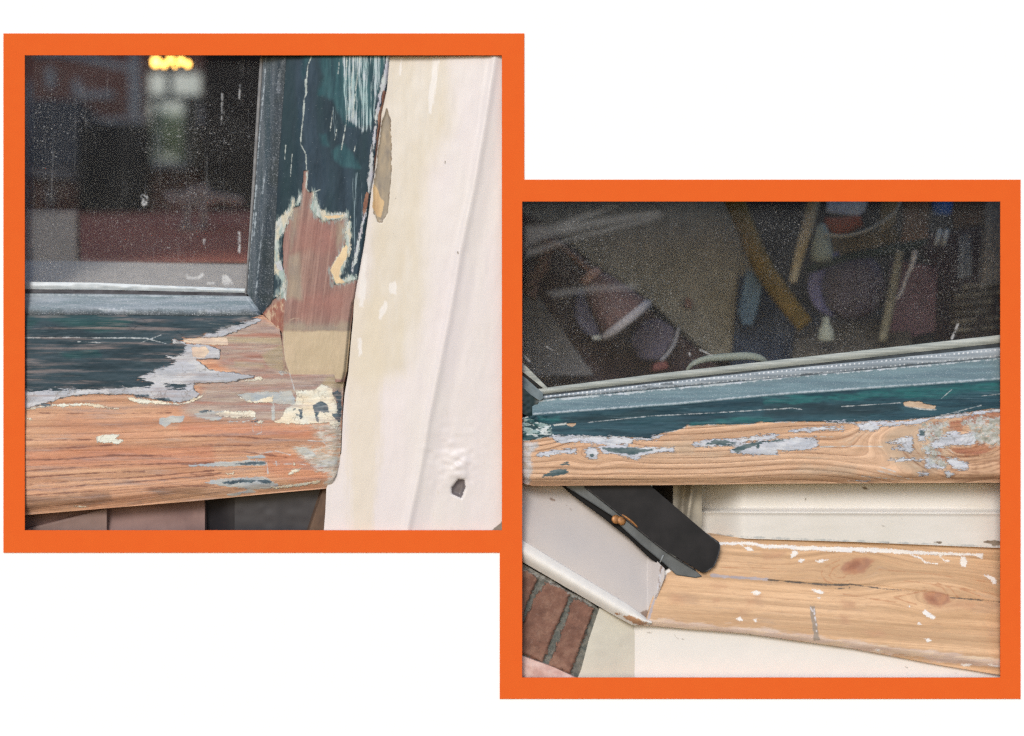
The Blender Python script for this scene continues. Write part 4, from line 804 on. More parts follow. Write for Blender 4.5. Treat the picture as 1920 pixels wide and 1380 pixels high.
# ------------------------------------------------------------------ right window: recess, sill, jamb, brickwork
hi = simple('cream_gloss', [(228, 224, 218), (220, 216, 210)], (2, 2), k=.93, rough=.4, spec=.4)
def board_depth(x, y):
    L = 957 + (x - 1400) * .004; d = .058 + .05 * sstep(1400, 1313, x) - .012 * sstep(L - 6, L + 4, y) - .0025 * np.exp(-((y - L - 3) / 4.) ** 2)  # left end curves deeper, shaped so that it shades darker
    return d + .0004 * vnoise(x / 40, y / 12, 80)
BB = interp([(1240, 1000), (1340, 1004), (1400, 1010), (1600, 1016), (1890, 1028)])
bb = sheet('back_board', (1313, 1890), lambda x: 880 + 0 * x, BB, board_depth, [], None, step=2, back=.02,
    masks={'chip': ([ZT([(1600, 770), (1650, 748), (1730, 748), (1790, 765), (1790, 800), (1700, 815), (1680, 790)]), ZT([(1075, 770), (1110, 762), (1165, 770), (1150, 782), (1080, 780)]), ZT([(318, 195), (350, 180), (385, 200), (410, 205), (380, 218), (345, 215)])], [(.6, ZT([(1310, 785), (1420, 795)])), (.7, ZS([(1470, 310), (1470, 350)])), (.5, ZT([(735, 500), (740, 530)])), (.5, ZT([(530, 595), (560, 610)])), (.6, ZT([(550, 770), (600, 772)]))]),
           'seam': ((), [(.8, [(1330, 1001), (1400, 1007), (1480, 1010), (1600, 1014), (1890, 1026)])])})
nb = NB('cream_board_paint'); pc = nb.attr('pc', True)
c = nb.var(pc, [(226, 222, 216), (220, 216, 208)], (1, 1), 2, 3, .93, .2)
c, h = paint(nb, c, nb.noise(pc, (1, 8), 4), [dict(a='chip', c=[(150, 138, 122), (126, 112, 98)], amp=2.5, sc=(8, 8), cs=(8, 8)), dict(a='seam', c=[(170, 176, 176)], amp=4, sc=(5, 5), edge=1, op=.7)])
bb.data.materials.append(nb.finish(c, h, .4, .4, .0004, .3, grit=.02))
tag(bb, 'cream painted moulded board at the back of the recess above the wooden sill', 'board')
md = empty('corner_moulding', P(1285, 990, .06), 'dim beige corner moulding beside the black metal arm under the sash', 'moulding')
sheet('moulding_face', (1225, 1262), [(1225, 880), (1262, 880)], [(1225, 930), (1262, 1000)], lambda x, y: .085 + .012 * sstep(1262, 1225, x), simple('cavity_shade', [(46, 42, 40), (60, 54, 48)], rough=.8), md, step=2)  # dark face stands in for the shade of the open cavity
sheet('moulding_face', (1262, 1316), [(1262, 880), (1316, 880)], [(1262, 1010), (1316, 1010)], lambda x, y: .066 - .010 * np.exp(-((x - 1300 + (y - 905) * .16) / 6.) ** 2) + .012 * np.exp(-((x - 1284 + (y - 905) * .1) / 7.) ** 2), simple('beige_moulding', [(176, 168, 152), (160, 152, 138)], rough=.5), md, step=2)

# sill
sT = interp([(1210, 1168), (1220, 1130), (1240, 1076), (1260, 1062), (1330, 1004), (1400, 1009), (1600, 1014), (1890, 1028)])
sE = interp([(1205, 1160), (1215, 1164), (1400, 1180), (1600, 1205), (1890, 1244)])    # front arris
sB = interp([(1205, 1172), (1300, 1180), (1400, 1188), (1600, 1216), (1752, 1245), (1890, 1268)])
CRK = interp([(1300, 1079), (1340, 1081), (1400, 1085), (1500, 1093), (1600, 1098), (1640, 1098), (1760, 1114), (1800, 1122), (1890, 1132)])
def sgrain(x, y):
    yy = y - .075 * (x - 1400)
    for kx, ky, rx, ry, kk in ((1600, 1066, 60, 26, 22), (1752, 1122, 75, 30, 26)):
        d = np.sqrt(((x - kx) / rx) ** 2 + ((y - ky) / ry) ** 2 + 1e-6); w = np.exp(-(d / 1.25) ** 2)
        yy = yy * (1 - w) + (ky - .075 * (kx - 1400) + d * kk) * w
    return x, yy
def sill_depth(x, y):
    e = sE(x); t = np.clip((e - y) / 150., 0, 1.2)
    d = .016 + .030 * t + .005 * sstep(0, 18, y - e) + .0003 * vnoise(x / 30, y / 8, 85)
    d += .0016 * np.exp(-((y - CRK(x)) / 1.6) ** 2) * sstep(1420, 1450, x)
    return d
sill = sheet('wooden_sill', (1206, 1890), sT, sB, sill_depth, [], None, step=1.8, back=.03, grain=sgrain,
    masks={
     'crack': ((), [(1.4, ZS([(1075, 1170), (1300, 1190), (1600, 1215), (1920, 1225)])), (1.0, ZV([(0, 85), (160, 90), (270, 78), (400, 95), (580, 122), (760, 132)])), (1.2, ZV([(1220, 205), (1480, 225), (1700, 245)])), (.6, ZV([(260, 80), (270, 115), (130, 120)]))]),
     'groove': ((), [(2.4, ZS([(480, 1125), (750, 1145), (1060, 1165)])), (1.8, [(1216, 1160), (1224, 1132), (1238, 1096), (1248, 1078)])]),
     'knot': ([ZT([(90, 1060), (130, 990), (260, 935), (360, 935), (440, 975), (400, 1010), (340, 1090), (240, 1110), (130, 1100)]), ZV([(970, 150), (1060, 140), (1200, 180), (1220, 240), (1120, 290), (1010, 260), (960, 210)])],),
     'knots': ([ZT([(150, 1060), (180, 1000), (280, 960), (300, 1000), (230, 1070)]), ZV([(1000, 190), (1060, 180), (1100, 260), (1030, 250)])],),
     'ring': ((), [(.9, ZS([(1640, 1100), (1650, 1050), (1700, 1020), (1760, 990), (1830, 960)])), (.9, ZS([(1640, 1110), (1680, 1180), (1760, 1210)])), (.9, ZS([(1730, 1110), (1760, 1050), (1830, 1010)])), (.8, ZS([(1770, 1110), (1800, 1150), (1870, 1150), (1910, 1110)])), (.7, ZS([(1720, 1120), (1760, 1180), (1850, 1200), (1920, 1180)])),
                   (1, ZV([(690, 200), (800, 180), (930, 150), (1000, 130)])), (1, ZV([(690, 200), (800, 240), (900, 270)])), (1, ZV([(1050, 80), (1150, 110), (1200, 180)])), (1, ZV([(1100, 70), (1220, 110), (1300, 210)])), (.9, ZV([(1280, 110), (1400, 150), (1550, 210)])), (.6, ZV([(200, 170), (500, 220), (700, 250)])), (.5, ZS([(570, 1040), (900, 1040), (1160, 1050)])), (.6, ZT([(500, 1060), (1000, 1100), (1700, 1200)])), (.5, ZT([(760, 1180), (1200, 1230), (1780, 1330)]))]),
     'white': ([ZS([(500, 775), (900, 770), (1060, 800), (1260, 800), (1600, 815), (1960, 830), (1960, 880), (1600, 860), (1330, 850), (1240, 835), (1040, 835), (900, 800), (520, 800)]), ZT([(-20, 815), (500, 835), (800, 860), (1200, 880), (1560, 895), (1600, 900), (1590, 945), (1540, 930), (1500, 915), (1200, 910), (900, 900), (500, 880), (-20, 865)]),
                ZS([(1310, 900), (1340, 865), (1380, 860), (1390, 890), (1350, 925), (1320, 950)]), ZS([(1390, 955), (1460, 955), (1440, 980), (1400, 978)]), ZS([(1575, 965), (1640, 955), (1715, 950), (1710, 970), (1620, 985)]), ZS([(800, 810), (900, 830), (920, 870), (860, 860)]), ZS([(890, 1300), (940, 1285), (1000, 1300), (990, 1320), (930, 1325)]),
                ZT([(780, 880), (860, 900), (960, 950), (1000, 980), (1120, 995), (1110, 1010), (990, 990), (930, 950)]), ZT([(1120, 915), (1180, 910), (1160, 930), (1190, 960), (1245, 970), (1230, 990), (1195, 980)]), ZT([(1370, 920), (1410, 930), (1440, 980), (1415, 1030), (1380, 1030), (1355, 990)]), ZT([(1590, 1115), (1660, 1120), (1720, 1150), (1745, 1180), (1740, 1220), (1700, 1220), (1690, 1170)]),
                ZU([(1110, 160), (1160, 148), (1210, 165), (1200, 188), (1130, 185)]), ZU([(1710, 135), (1800, 140), (1840, 165), (1810, 185), (1740, 158)]), ZU([(1775, 210), (1800, 205), (1808, 220), (1785, 225)]), ZU([(965, 425), (1000, 412), (1028, 430), (1020, 450), (990, 445)]), ZU([(1130, 435), (1165, 430), (1160, 460), (1140, 455)]), ZV([(955, 340), (985, 315), (1010, 340), (1080, 385), (1070, 405), (1010, 395)]), ZV([(905, 440), (930, 435), (945, 460), (910, 462)]), ZV([(975, 600), (1010, 590), (1045, 608), (1010, 625)]), ZV([(810, 280), (840, 280), (840, 298), (815, 296)]), ZV([(500, 700), (570, 690), (540, 715)]), ZV([(1330, 835), (1430, 835), (1400, 860), (1320, 850)]), ZV([(1580, 840), (1690, 850), (1690, 862), (1600, 856)]),
                [(1240, 1076), (1330, 1004), (1336, 1006), (1246, 1080)]],),
     'rod': ([ZU([(1695, 300), (1745, 305), (1765, 450), (1785, 570), (1795, 640), (1735, 645), (1725, 500)])],),
     'rodw': ((), [(1.3, ZU([(1705, 315), (1725, 355)])), (1.2, ZU([(1742, 325), (1745, 380)])), (1.1, ZU([(1748, 410), (1755, 450)])), (1.1, ZU([(1760, 480), (1765, 500)])), (1.6, ZU([(1765, 545), (1766, 555)]))]),
     'blot': ([ZU([(1060, 230), (1200, 200), (1210, 280), (1070, 290)]), ZU([(1000, 350), (1080, 350), (1060, 400), (1010, 395)]), ZU([(720, 90), (860, 90), (850, 120), (740, 120)]), ZU([(300, 160), (560, 190), (600, 260), (320, 280)]), ZV([(400, 520), (560, 520), (605, 570), (480, 570)]), ZV([(180, 220), (320, 240), (330, 320), (220, 300)]), ZV([(190, 380), (250, 390), (250, 460), (200, 450)]), ZS([(1030, 880), (1250, 880), (1200, 940), (1030, 960)]), ZV([(1600, 500), (1650, 500), (1640, 560), (1600, 550)]), ZV([(1100, 280), (1400, 230), (1690, 260), (1690, 330), (1300, 300), (1000, 300)]), ZU([(730, 220), (790, 225), (780, 265), (740, 260)])],),
     'edge': lambda x, y: np.minimum(y - sE(x) + 4, 9 - np.abs(y - sE(x) - 4)),
     'edge2': ((), [(2.2, [(1212, 1163), (1230, 1168), (1320, 1177)])]),
     'chewed': ([ZT([(1600, 1050), (1790, 1060), (1790, 1100), (1650, 1100)])],)})
def m_sill():
    nb = NB('bare_pine')
    c, h = wood(nb, [(222, 184, 146), (210, 170, 130), (172, 130, 98), (196, 166, 138)], freq=8, wob=.9, line=.34, warp=(.12, .8))
    c, h = paint(nb, c, h, [
        dict(a='blot', c=[(196, 150, 118), (186, 152, 124)], amp=24, sc=(3, 6), edge=8, op=.65),
        dict(a='knot', c=[(186, 132, 100), (168, 120, 98)], amp=10, sc=(4, 6), edge=4, op=.85, cs=(5, 5)),
        dict(a='knots', c=[(150, 98, 76)], amp=10, sc=(4, 4), edge=5, op=.7),
        dict(a='ring', c=[(184, 128, 92)], amp=2, sc=(5, 5), edge=1.2, op=.65),
        dict(a='edge', c=[(218, 198, 186), (230, 206, 178), (204, 180, 166)], amp=10, sc=(2, 9), edge=3, op=.8, cs=(1.6, 12)),
        dict(a='groove', c=[(186, 176, 178), (170, 158, 160)], amp=3, sc=(6, 6), edge=1.2),
        dict(a='crack', c=[(98, 90, 84)], amp=2, sc=(6, 6), edge=.9, op=.95),
        dict(a='white', c=[(244, 238, 230), (236, 232, 230)], amp=3, sc=(9, 12), famp=2.5, h=.6, cs=(6, 6)),
        dict(a='rod', c=[(158, 146, 134), (146, 134, 122)], amp=4, sc=(8, 8), op=.85),
        dict(a='rodw', c=[(214, 208, 210)], amp=2, sc=(8, 8), edge=.8),
    ])
    return nb.finish(c, h, .6, .25, .0006, .55)
sill.data.materials.append(m_sill())
tag(sill, 'bare sanded pine window sill with two knots, a long crack and white paint spots', 'window sill')

# greige jamb and its rounded white edge
jT = interp([(966, 880), (1060, 880), (1058, 905), (1100, 945), (1140, 985), (1200, 1043), (1236, 1072), (1244, 1082)])
jT = interp([(966, 880), (1040, 888), (1060, 900), (1100, 928), (1150, 965), (1200, 1016), (1236, 1056), (1246, 1066)])
jB = interp([(966, 1004), (979, 1013), (1100, 1087), (1180, 1135), (1214, 1160), (1222, 1145), (1246, 1084)])
j2 = empty('window_jamb', P(1090, 1100, .04), 'greige painted window jamb with a rounded white edge running above the brickwork', 'window jamb')
def grj(x, y): return .024 + .030 * sstep(0, 1, (y * -1 + jB(x)) / 140.) + .0004 * vnoise(x / 20, y / 20, 90)
gj = sheet('jamb_face', (966, 1246), jT, jB, grj, [], j2, step=2, back=.02, masks={'st': ([ZR([(760, 850), (800, 830), (830, 860), (815, 905), (780, 890)]), ZR([(690, 850), (740, 845), (760, 880), (720, 885)])], [(.7, ZR([(890, 560), (870, 640), (880, 700), (850, 760), (820, 860)])), (1, ZR([(210, 150), (225, 160)])), (.6, ZR([(300, 185), (330, 215)]))]), 'wt': ((), [(1.6, ZR([(890, 570), (875, 660), (860, 760)]))])})
nb = NB('greige_paint'); pc = nb.attr('pc', True)
c, h = paint(nb, nb.var(pc, [(200, 192, 188), (194, 188, 186)], (1, 1), 1, 3, .9, .2), nb.noise(pc, (3, 3), 5), [dict(a='wt', c=[(206, 206, 212)], amp=5, sc=(6, 6), edge=1.5, op=.8), dict(a='st', c=[(122, 98, 84), (140, 116, 100)], amp=5, sc=(8, 8), edge=1.5, op=.85)])
gj.data.materials.append(nb.finish(c, h, .5, .3, .0003, .3, grit=.02))
jT2 = interp([(966, 1004), (979, 1013), (1100, 1087), (1180, 1135), (1214, 1160), (1222, 1163)])
jB2 = interp([(966, 1044), (979, 1053), (1080, 1112), (1150, 1153), (1185, 1172), (1222, 1172)])
re = sheet('rounded_edge', (966, 1222), jT2, jB2, lambda x, y: .020 - .009 * np.sin(np.pi * np.clip((y - jT2(x)) / np.maximum(jB2(x) - jT2(x), 1), .0, 1)) + .0003 * vnoise(x / 12, y / 12, 91), [], j2, step=1.8, back=.02,
    masks={'wd': ([ZR([(630, 860), (700, 870), (760, 900), (800, 912), (780, 940), (720, 920), (660, 885)]), ZR([(590, 850), (640, 858), (620, 866)])],)})
nb = NB('white_edge_paint'); pc = nb.attr('pc', True)
c, h = paint(nb, nb.var(pc, [(236, 232, 226), (228, 224, 218)], (3, 3), 1, 3, .95, .2), nb.noise(pc, (4, 4), 4), [dict(a='wd', c=[(206, 162, 126), (184, 140, 108)], amp=5, sc=(8, 8), cs=(6, 6))])
re.data.materials.append(nb.finish(c, h, .45, .35, .0003, .3, grit=.02))

# brickwork
bw = empty('brick_wall', P(1040, 1200, .03), 'dark red brickwork with grey mortar in the lower left corner of the recess', 'brick wall')
kT = interp(ZR([(-20, 535), (30, 545), (120, 600), (200, 640), (300, 710), (430, 770), (505, 830)])); 
kR = ZR([(505, 815), (480, 900), (440, 1020), (400, 1140), (380, 1260)])
kRx = interp([(y, x) for x, y in kR]); 
BR = [ZR([(-60, 560), (60, 585), (130, 640), (80, 740), (20, 920), (-60, 1000)]), ZR([(175, 665), (225, 668), (325, 730), (290, 830), (220, 980), (155, 1160), (80, 1120), (-60, 1085), (20, 960), (90, 800)]), ZR([(340, 755), (400, 775), (475, 825), (440, 920), (380, 1080), (325, 1225), (195, 1180), (260, 1000), (310, 870)])]
def brick_depth(x, y):
    b = mask(x, y, BR); return .030 - .0045 * sstep(-3, 4, b) + .0010 * vnoise(x / 9, y / 9, 95) + .0004 * vnoise(x / 3, y / 3, 96)
bf = sheet('brick_face', (966, 1124), kT, interp([(966, 1229), (979, 1233), (1085, 1276), (1090, 1255), (1104, 1200), (1116, 1164), (1124, 1146)]), brick_depth, [], bw, step=1.6, back=.02, masks={'b': (BR,), 'pit': (BR,), 'crumb': ((), [(4, ZR([(30, 560), (120, 610), (300, 710), (480, 810)]))])})
nb = NB('brick'); pc = nb.attr('pc', True)
c, h = paint(nb, nb.var(pc, [(112, 112, 106), (94, 98, 94), (128, 126, 118)], (9, 9), 1, 5, .9, .1), nb.noise(pc, (14, 14), 5, .7), [dict(a='b', c=[(138, 102, 88), (120, 88, 76), (150, 116, 100)], amp=5, sc=(6, 6), famp=5, h=.6, cs=(4, 4), line=(70, 66, 62), lw=1.5), dict(a='pit', c=[(94, 72, 66), (176, 146, 132), (90, 70, 64)], amp=46, bias=.62, clamp=3, sc=(16, 16), famp=30, op=.3, cs=(12, 12), edge=2), dict(a='crumb', c=[(176, 176, 172), (120, 118, 114)], amp=22, sc=(11, 11), famp=12, op=.8, cs=(14, 14), edge=1.5)])
bf.data.materials.append(nb.finish(c, h, .85, .15, .0012, .9))
ps = sheet('pink_plinth', (966, 1095), [(966, 1226), (979, 1230), (1040, 1252), (1095, 1278)], [(966, 1290), (1095, 1290)], lambda x, y: .022 - .003 * sstep(0, 14, y - (1230 + (x - 979) * .38)) + .0004 * vnoise(x / 9, y / 9, 97), simple_pc('pink_render', [(214, 178, 168), (228, 200, 190), (196, 158, 148)], (5, 5), bump=.5), None, step=2)
tag(ps, 'pale pink painted ledge just below the dark red bricks', 'ledge')

# plaster reveal and lower wall
pl = sheet('plaster_reveal', (1084, 1190), interp([(1084, 1270), (1090, 1255), (1104, 1200), (1116, 1164), (1124, 1140), (1150, 1150), (1190, 1171)]), lambda x: 1290 + 0 * x,
           lambda x, y: .026 + .008 * sstep(1110, 1192, x) + .0004 * vnoise(x / 14, y / 14, 98), simple_pc('cream_green_plaster', [(216, 211, 196), (206, 201, 188)], (1.5, 1.5)), None, step=2)
tag(pl, 'narrow yellowish cream plaster reveal between the bricks and the white lower wall', 'plaster')
lwT = interp([(1186, 1168), (1205, 1171), (1300, 1179), (1400, 1187), (1600, 1215), (1752, 1244), (1890, 1267)])
lw = sheet('lower_wall', (1189, 1890), lwT, lambda x: 1292 + 0 * x, lambda x, y: .034 - .006 * sstep(1189, 1240, x) + .0003 * vnoise(x / 20, y / 20, 99), [], None, step=2.5,
           masks={'ch': ([], [(.9, ZU([(345, 590), (380, 630)])), (.8, ZU([(415, 630), (445, 632)])), (.9, ZU([(60, 565), (125, 565)])), (.7, ZV([(790, 860), (820, 868)])), (.7, ZV([(1265, 910), (1275, 925)]))])})
nb = NB('off_white_wall_paint'); pc = nb.attr('pc', True)
c, h = paint(nb, nb.var(pc, [(240, 235, 228), (234, 230, 224)], (1, 1), 1, 3, .9, .2), nb.noise(pc, (5, 5), 5), [dict(a='ch', c=[(186, 180, 172)], amp=2, sc=(8, 8))])
lw.data.materials.append(nb.finish(c, h, .6, .3, .0003, .25, grit=.015))
tag(lw, 'off white painted wall directly below the nosing of the pine sill', 'wall')

# black casement arm with its grey channel and brass screws
arm = empty('casement_arm', P(1230, 980, .03), 'black metal casement arm with a grey channel and brass screw lying across the sill corner', 'casement arm')
m_arm = simple('black_powder_coat', [(28, 29, 32), (44, 43, 45)], (4, 4), rough=.5, spec=.2, bump=.1)
slab('arm_bar', ZR([(410, 20), (790, 20), (830, 75), (1170, 365), (1243, 415), (1252, 440), (1218, 560), (1162, 604), (1140, 606), (900, 460), (640, 250), (420, 80)]), 0.0150, .012, m_arm, arm, bevel=.0005)
m_ch = simple('grey_channel', [(104, 110, 114), (84, 90, 94), (124, 130, 132)], (6, 6), rough=.4, spec=.5, metal=.2)
slab('channel', ZR([(290, 20), (410, 20), (420, 80), (640, 255), (900, 465), (1100, 592), (1140, 628), (1100, 638), (980, 620), (900, 545), (760, 430), (640, 320), (590, 260), (520, 215), (300, 75)]), .0178, .008, m_ch, arm, bevel=.0012)
slab('gap_shade', ZR([(240, 40), (310, 40), (540, 210), (660, 315), (770, 420), (900, 530), (990, 615), (930, 590), (820, 520), (690, 395), (520, 260), (330, 120)]), .0215, .010, simple('gap_black', [(14, 14, 16)], rough=.6), arm, bevel=.001)  # black slab paints the shade of the gap under the channel
m_br = simple('brass', [(190, 132, 74), (130, 88, 52)], (40, 40), rough=.5, spec=.6, metal=.3)
for (x, y) in ((606, 276), (640, 284)):
    px_, py_ = ZR([(x, y)])[0]
    lathe('screw', P(px_, py_, .0176), [(.0006, 0), (.0036, 0), (.0044, .0010), (.0034, .0018), (.0010, .0022)], m_br, arm, 16, (0.2, -1, .2))
tube('brass_clip', [(*ZR([(645, 245)])[0], .0155), (*ZR([(700, 285)])[0], .0150), (*ZR([(742, 325)])[0], .0155)], [1.6, 2.2, 1.4], m_br, arm)
tube('end_rim', [(*p, .0152) for p in ZR([(1176, 372), (1236, 422), (1245, 460), (1213, 556), (1160, 598)])], 1.1, simple('worn_black_rim', [(30, 30, 33), (90, 92, 96)], (20, 20), rough=.7), arm, 8)
tube('long_edge', [(*p, .0152) for p in ZR([(425, 82), (640, 250), (900, 460), (1098, 588)])], .9, simple('worn_edge', [(88, 84, 82), (60, 58, 58)], (20, 20), rough=.6), arm, 8)
wsp = tube('cobweb_thread', [(*ZR([(900, 495)])[0], .0165), (*ZR([(880, 540)])[0], .019)], [1.3, 1.6], simple('cobweb', [(150, 156, 160)], rough=.8), None)
tag(wsp, 'wispy grey thread of old cobweb hanging off the black casement arm near the jamb', 'cobweb')

# ------------------------------------------------------------------ dim rooms behind the two panes (ceilings left off to let added sky light in)
def room_shell(name, x0, x1, z0, z1, y0, y1, m, parts='LRBF'):
    vs = [(x, y, z) for x in (x0, x1) for y in (y0, y1) for z in (z0, z1)]
    # thin solid boxes for each side
    t = .01
    def bx(a, b):
        v = [(x, y, z) for x in (a[0], b[0]) for y in (a[1], b[1]) for z in (a[2], b[2])]
        return v, [(0, 1, 3, 2), (4, 6, 7, 5), (0, 4, 5, 1), (2, 3, 7, 6), (0, 2, 6, 4), (1, 5, 7, 3)]
    V, F = [], []
    bl = {'L': ((x0 - t, y0, z0), (x0, y1, z1)), 'R': ((x1, y0, z0), (x1 + t, y1, z1)), 'F': ((x0 - t, y0, z0 - t), (x1 + t, y1, z0)), 'B': ((x0, y1, z0), (x1, y1 + t, z1))}
    for k in parts:
        v, f = bx(*bl[k]); o = len(V); V += v; F += [tuple(i + o for i in q) for q in f]
    o = mesh_from(name, V, F, m); return tag(o, None, None, kind='structure')
def dm(nm, cs, k=1.0, **kw): return simple(nm, cs, k=k * 1.7, rough=kw.pop('rough', .7), **kw)
def rect(x0, y0, x1, y1): return [(x0, y0), (x1, y0), (x1, y1), (x0, y1)]
KL = 2.3     # the rooms are dim: interior paints are given their own mid-tones
m_roomw = dm('dim_brown_plaster', [(104, 82, 74), (86, 70, 64)])
room_shell('room_walls', -1.15, -.012, -.62, .72, .012, 1.25, m_roomw, 'LRF')
PERS = True
bwl = cells('room_back_wall', [-300, 271, 376, 1000], [-160, 130, 305, 1400], lambda x, y: not (271 < x < 376 and 130 < y < 305), 1.25, 1.29, dm('brown_back_wall', [(176, 118, 98), (140, 94, 82)]))
tag(bwl, None, None, kind='structure')
gw = empty('garden_window', P(320, 300, 1.24), 'small bright window looking out to greenery at the back of the dim room', 'window')
mfr = dm('window_frame_paint', [(120, 118, 112)])
slab('frame_bar', rect(311, 128, 318, 182), 1.23, .03, mfr, gw); slab('frame_bar', rect(268, 177, 378, 186), 1.225, .03, mfr, gw)
slab('frame_bar', rect(288, 186, 293, 306), 1.23, .03, mfr, gw); slab('frame_bar', rect(343, 186, 350, 306), 1.23, .03, mfr, gw); slab('frame_bar', rect(293, 226, 343, 229), 1.235, .02, mfr, gw)
slab('curtain', rect(350, 186, 378, 308), 1.2, .01, dm('olive_curtain', [(120, 108, 88), (104, 94, 78)]), gw)
slab('frame_bar', rect(264, 302, 380, 316), 1.215, .04, dm('pale_room_sill', [(170, 164, 156)]), gw)
# garden outside
rs = np.random.RandomState(5)
hv, hf = [], []
for i in range(900):
    x = rs.uniform(200, 460); y = 222 + abs(rs.normal(0, 1)) * 42; c0 = Vector(P(x, y, 1.9 + rs.uniform(0, .35)))
    a = Vector(rs.normal(size=3)).normalized() * .02; b = Vector(rs.normal(size=3)).normalized() * .02
    o = len(hv); hv += [c0, c0 + a, c0 + a + b, c0 + b]; hf.append((o, o + 1, o + 2, o + 3))
hedge = mesh_from('hedge', hv, hf, dm('hedge_leaves', [(140, 150, 118), (118, 128, 98)], k=.8))
tag(hedge, 'soft green hedge seen through the small window behind the dim room', 'hedge')
gwl = slab('added_pale_wall', rect(180, 60, 480, 330), 2.45, .05, dm('added_wall_pale', [(226, 222, 212), (206, 206, 196)], k=.6, sc=(1, 1))); tag(gwl, 'pale wall added beyond the green hedge to whiten the window view', 'wall')  # added pale wall, covers the blue sky in the window panes
gp = slab('garden_ground', [(-100, 330), (800, 330), (800, 520), (-100, 520)], [3.2, 3.2, 1.4, 1.4], .02, dm('lawn', [(98, 120, 80)])); tag(gp, None, None, kind='structure')

ch = empty('chandelier', P(320, 60, 1.0), 'lit chandelier with clustered yellow glowing bulbs near the top of the dim room', 'chandelier')
me_ = NB('glowing_bulb'); me_.p.inputs['Base Color'].default_value = (1, .8, .4, 1); me_.p.inputs['Emission Color'].default_value = (1, .50, .10, 1); me_.p.inputs['Emission Strength'].default_value = 6
for (x, y, r) in ((292, 113, 13), (308, 119, 8), (320, 110, 9), (339, 112, 9.5), (352, 118, 8.5), (328, 122, 5)):
    R_ = r * S * 1.34 * .66
    lathe('bulb', P(x, y + r, .55), [(R_ * math.sin(t), R_ * (1 - math.cos(t)) * 1.15) for t in np.linspace(.15, 3.0, 9)], me_.m, ch, 16)
    tube('bulb_arm', [(x, y - r, .55), (x + (320 - x) * .3, y - r - 10, .55), (320, 70, .55), (320, 40, .55)], 1.6, dm('arm_metal', [(120, 96, 60)], metal=.4), ch, 8)

tr = empty('reflected_bands', P(190, 200, 1.2), 'pale grey strips standing in for bands of a brick facade reflected in the glass', 'reflection')  # bands of a reflected brick facade, built as solid strips
mt = dm('reflected_strip', [(214, 192, 182), (190, 172, 164)])
for q in ([(60, 96), (130, 96), (185, 106), (240, 122), (240, 134), (180, 120), (120, 108), (60, 106)], rect(241, 96, 260, 228), rect(150, 220, 270, 231), rect(143, 170, 212, 184), rect(135, 148, 149, 178), rect(86, 126, 99, 166), rect(46, 150, 55, 500), rect(86, 350, 102, 388), rect(395, 140, 408, 158), rect(420, 140, 434, 156), rect(386, 220, 400, 300), rect(372, 196, 388, 240)):
    slab('strip', q, 1.17, .02, mt, tr)
cb = slab('cabinet', rect(56, 186, 146, 312), 1.05, .12, dm('slate_blue_cabinet', [(104, 102, 104), (92, 90, 94)])); tag(cb, 'slate grey cabinet front left of the black screen in the dim room', 'cabinet')
sh = slab('shelf', [(40, 313), (134, 318), (134, 336), (40, 331)], 1.0, .1, dm('pale_shelf', [(156, 142, 136)])); tag(sh, 'pale narrow shelf just below the slate grey cabinet', 'shelf')
sc_ = slab('screen', rect(146, 231, 270, 398), .9, .05, dm('black_screen', [(30, 32, 36), (24, 26, 30)], rough=.4)); tag(sc_, 'large black screen in the middle of the dim room beside the small window', 'screen')
dw = slab('dark_curtain', rect(380, 60, 560, 420), 1.1, .02, dm('dark_drape', [(68, 56, 48), (56, 46, 42)])); tag(dw, 'near black brown drape hanging at the right of the dim room', 'curtain')
tb = slab('table_top', [(60, 400), (520, 396), (640, 492), (-40, 492)], [.9, .9, .25, .25], .02, dm('red_brown_wood', [(215, 118, 96), (180, 104, 88)])); tag(tb, 'red brown table top stretching across the dim room', 'table')
pc_ = slab('pale_cabinet', rect(48, 392, 143, 494), .22, .02, dm('pale_grey_unit', [(172, 150, 142), (156, 138, 132)])); tag(pc_, 'pale grey upright board at the lower left behind the dusty glass', 'board')
isl = slab('inner_sill', [(0, 487), (480, 496), (490, 552), (0, 552)], [.16, .16, .035, .035], .01, dm('inner_sill_paint', [(186, 172, 164), (172, 160, 154)])); tag(isl, 'light grey inner window board low behind the dusty glass', 'window board')
stl = empty('chair', P(365, 495, .62), 'blurred pale grey chair with two posts and a crossbar behind the dusty glass', 'chair')
ms = dm('stool_paint', [(176, 162, 156), (156, 144, 140)])
slab('seat', [(305, 362), (322, 356), (340, 362), (352, 350), (384, 344), (392, 360), (420, 362), (454, 368), (452, 384), (400, 378), (372, 392), (350, 380), (318, 386)], .62, .03, ms, stl, .004)
slab('leg', [(344, 378), (355, 378), (354, 432), (342, 432)], .62, .01, ms, stl); slab('leg', [(374, 378), (387, 378), (388, 488), (375, 488)], .62, .01, ms, stl); slab('crossbar', [(334, 420), (386, 428), (388, 444), (352, 440), (338, 436)], .615, .01, ms, stl); slab('leg', [(341, 440), (354, 442), (354, 486), (344, 486)], .62, .01, ms, stl)

def dm(nm, cs, k=1.0, **kw): return simple(nm, cs, k=k * 1.95, rough=kw.pop('rough', .7), **kw)
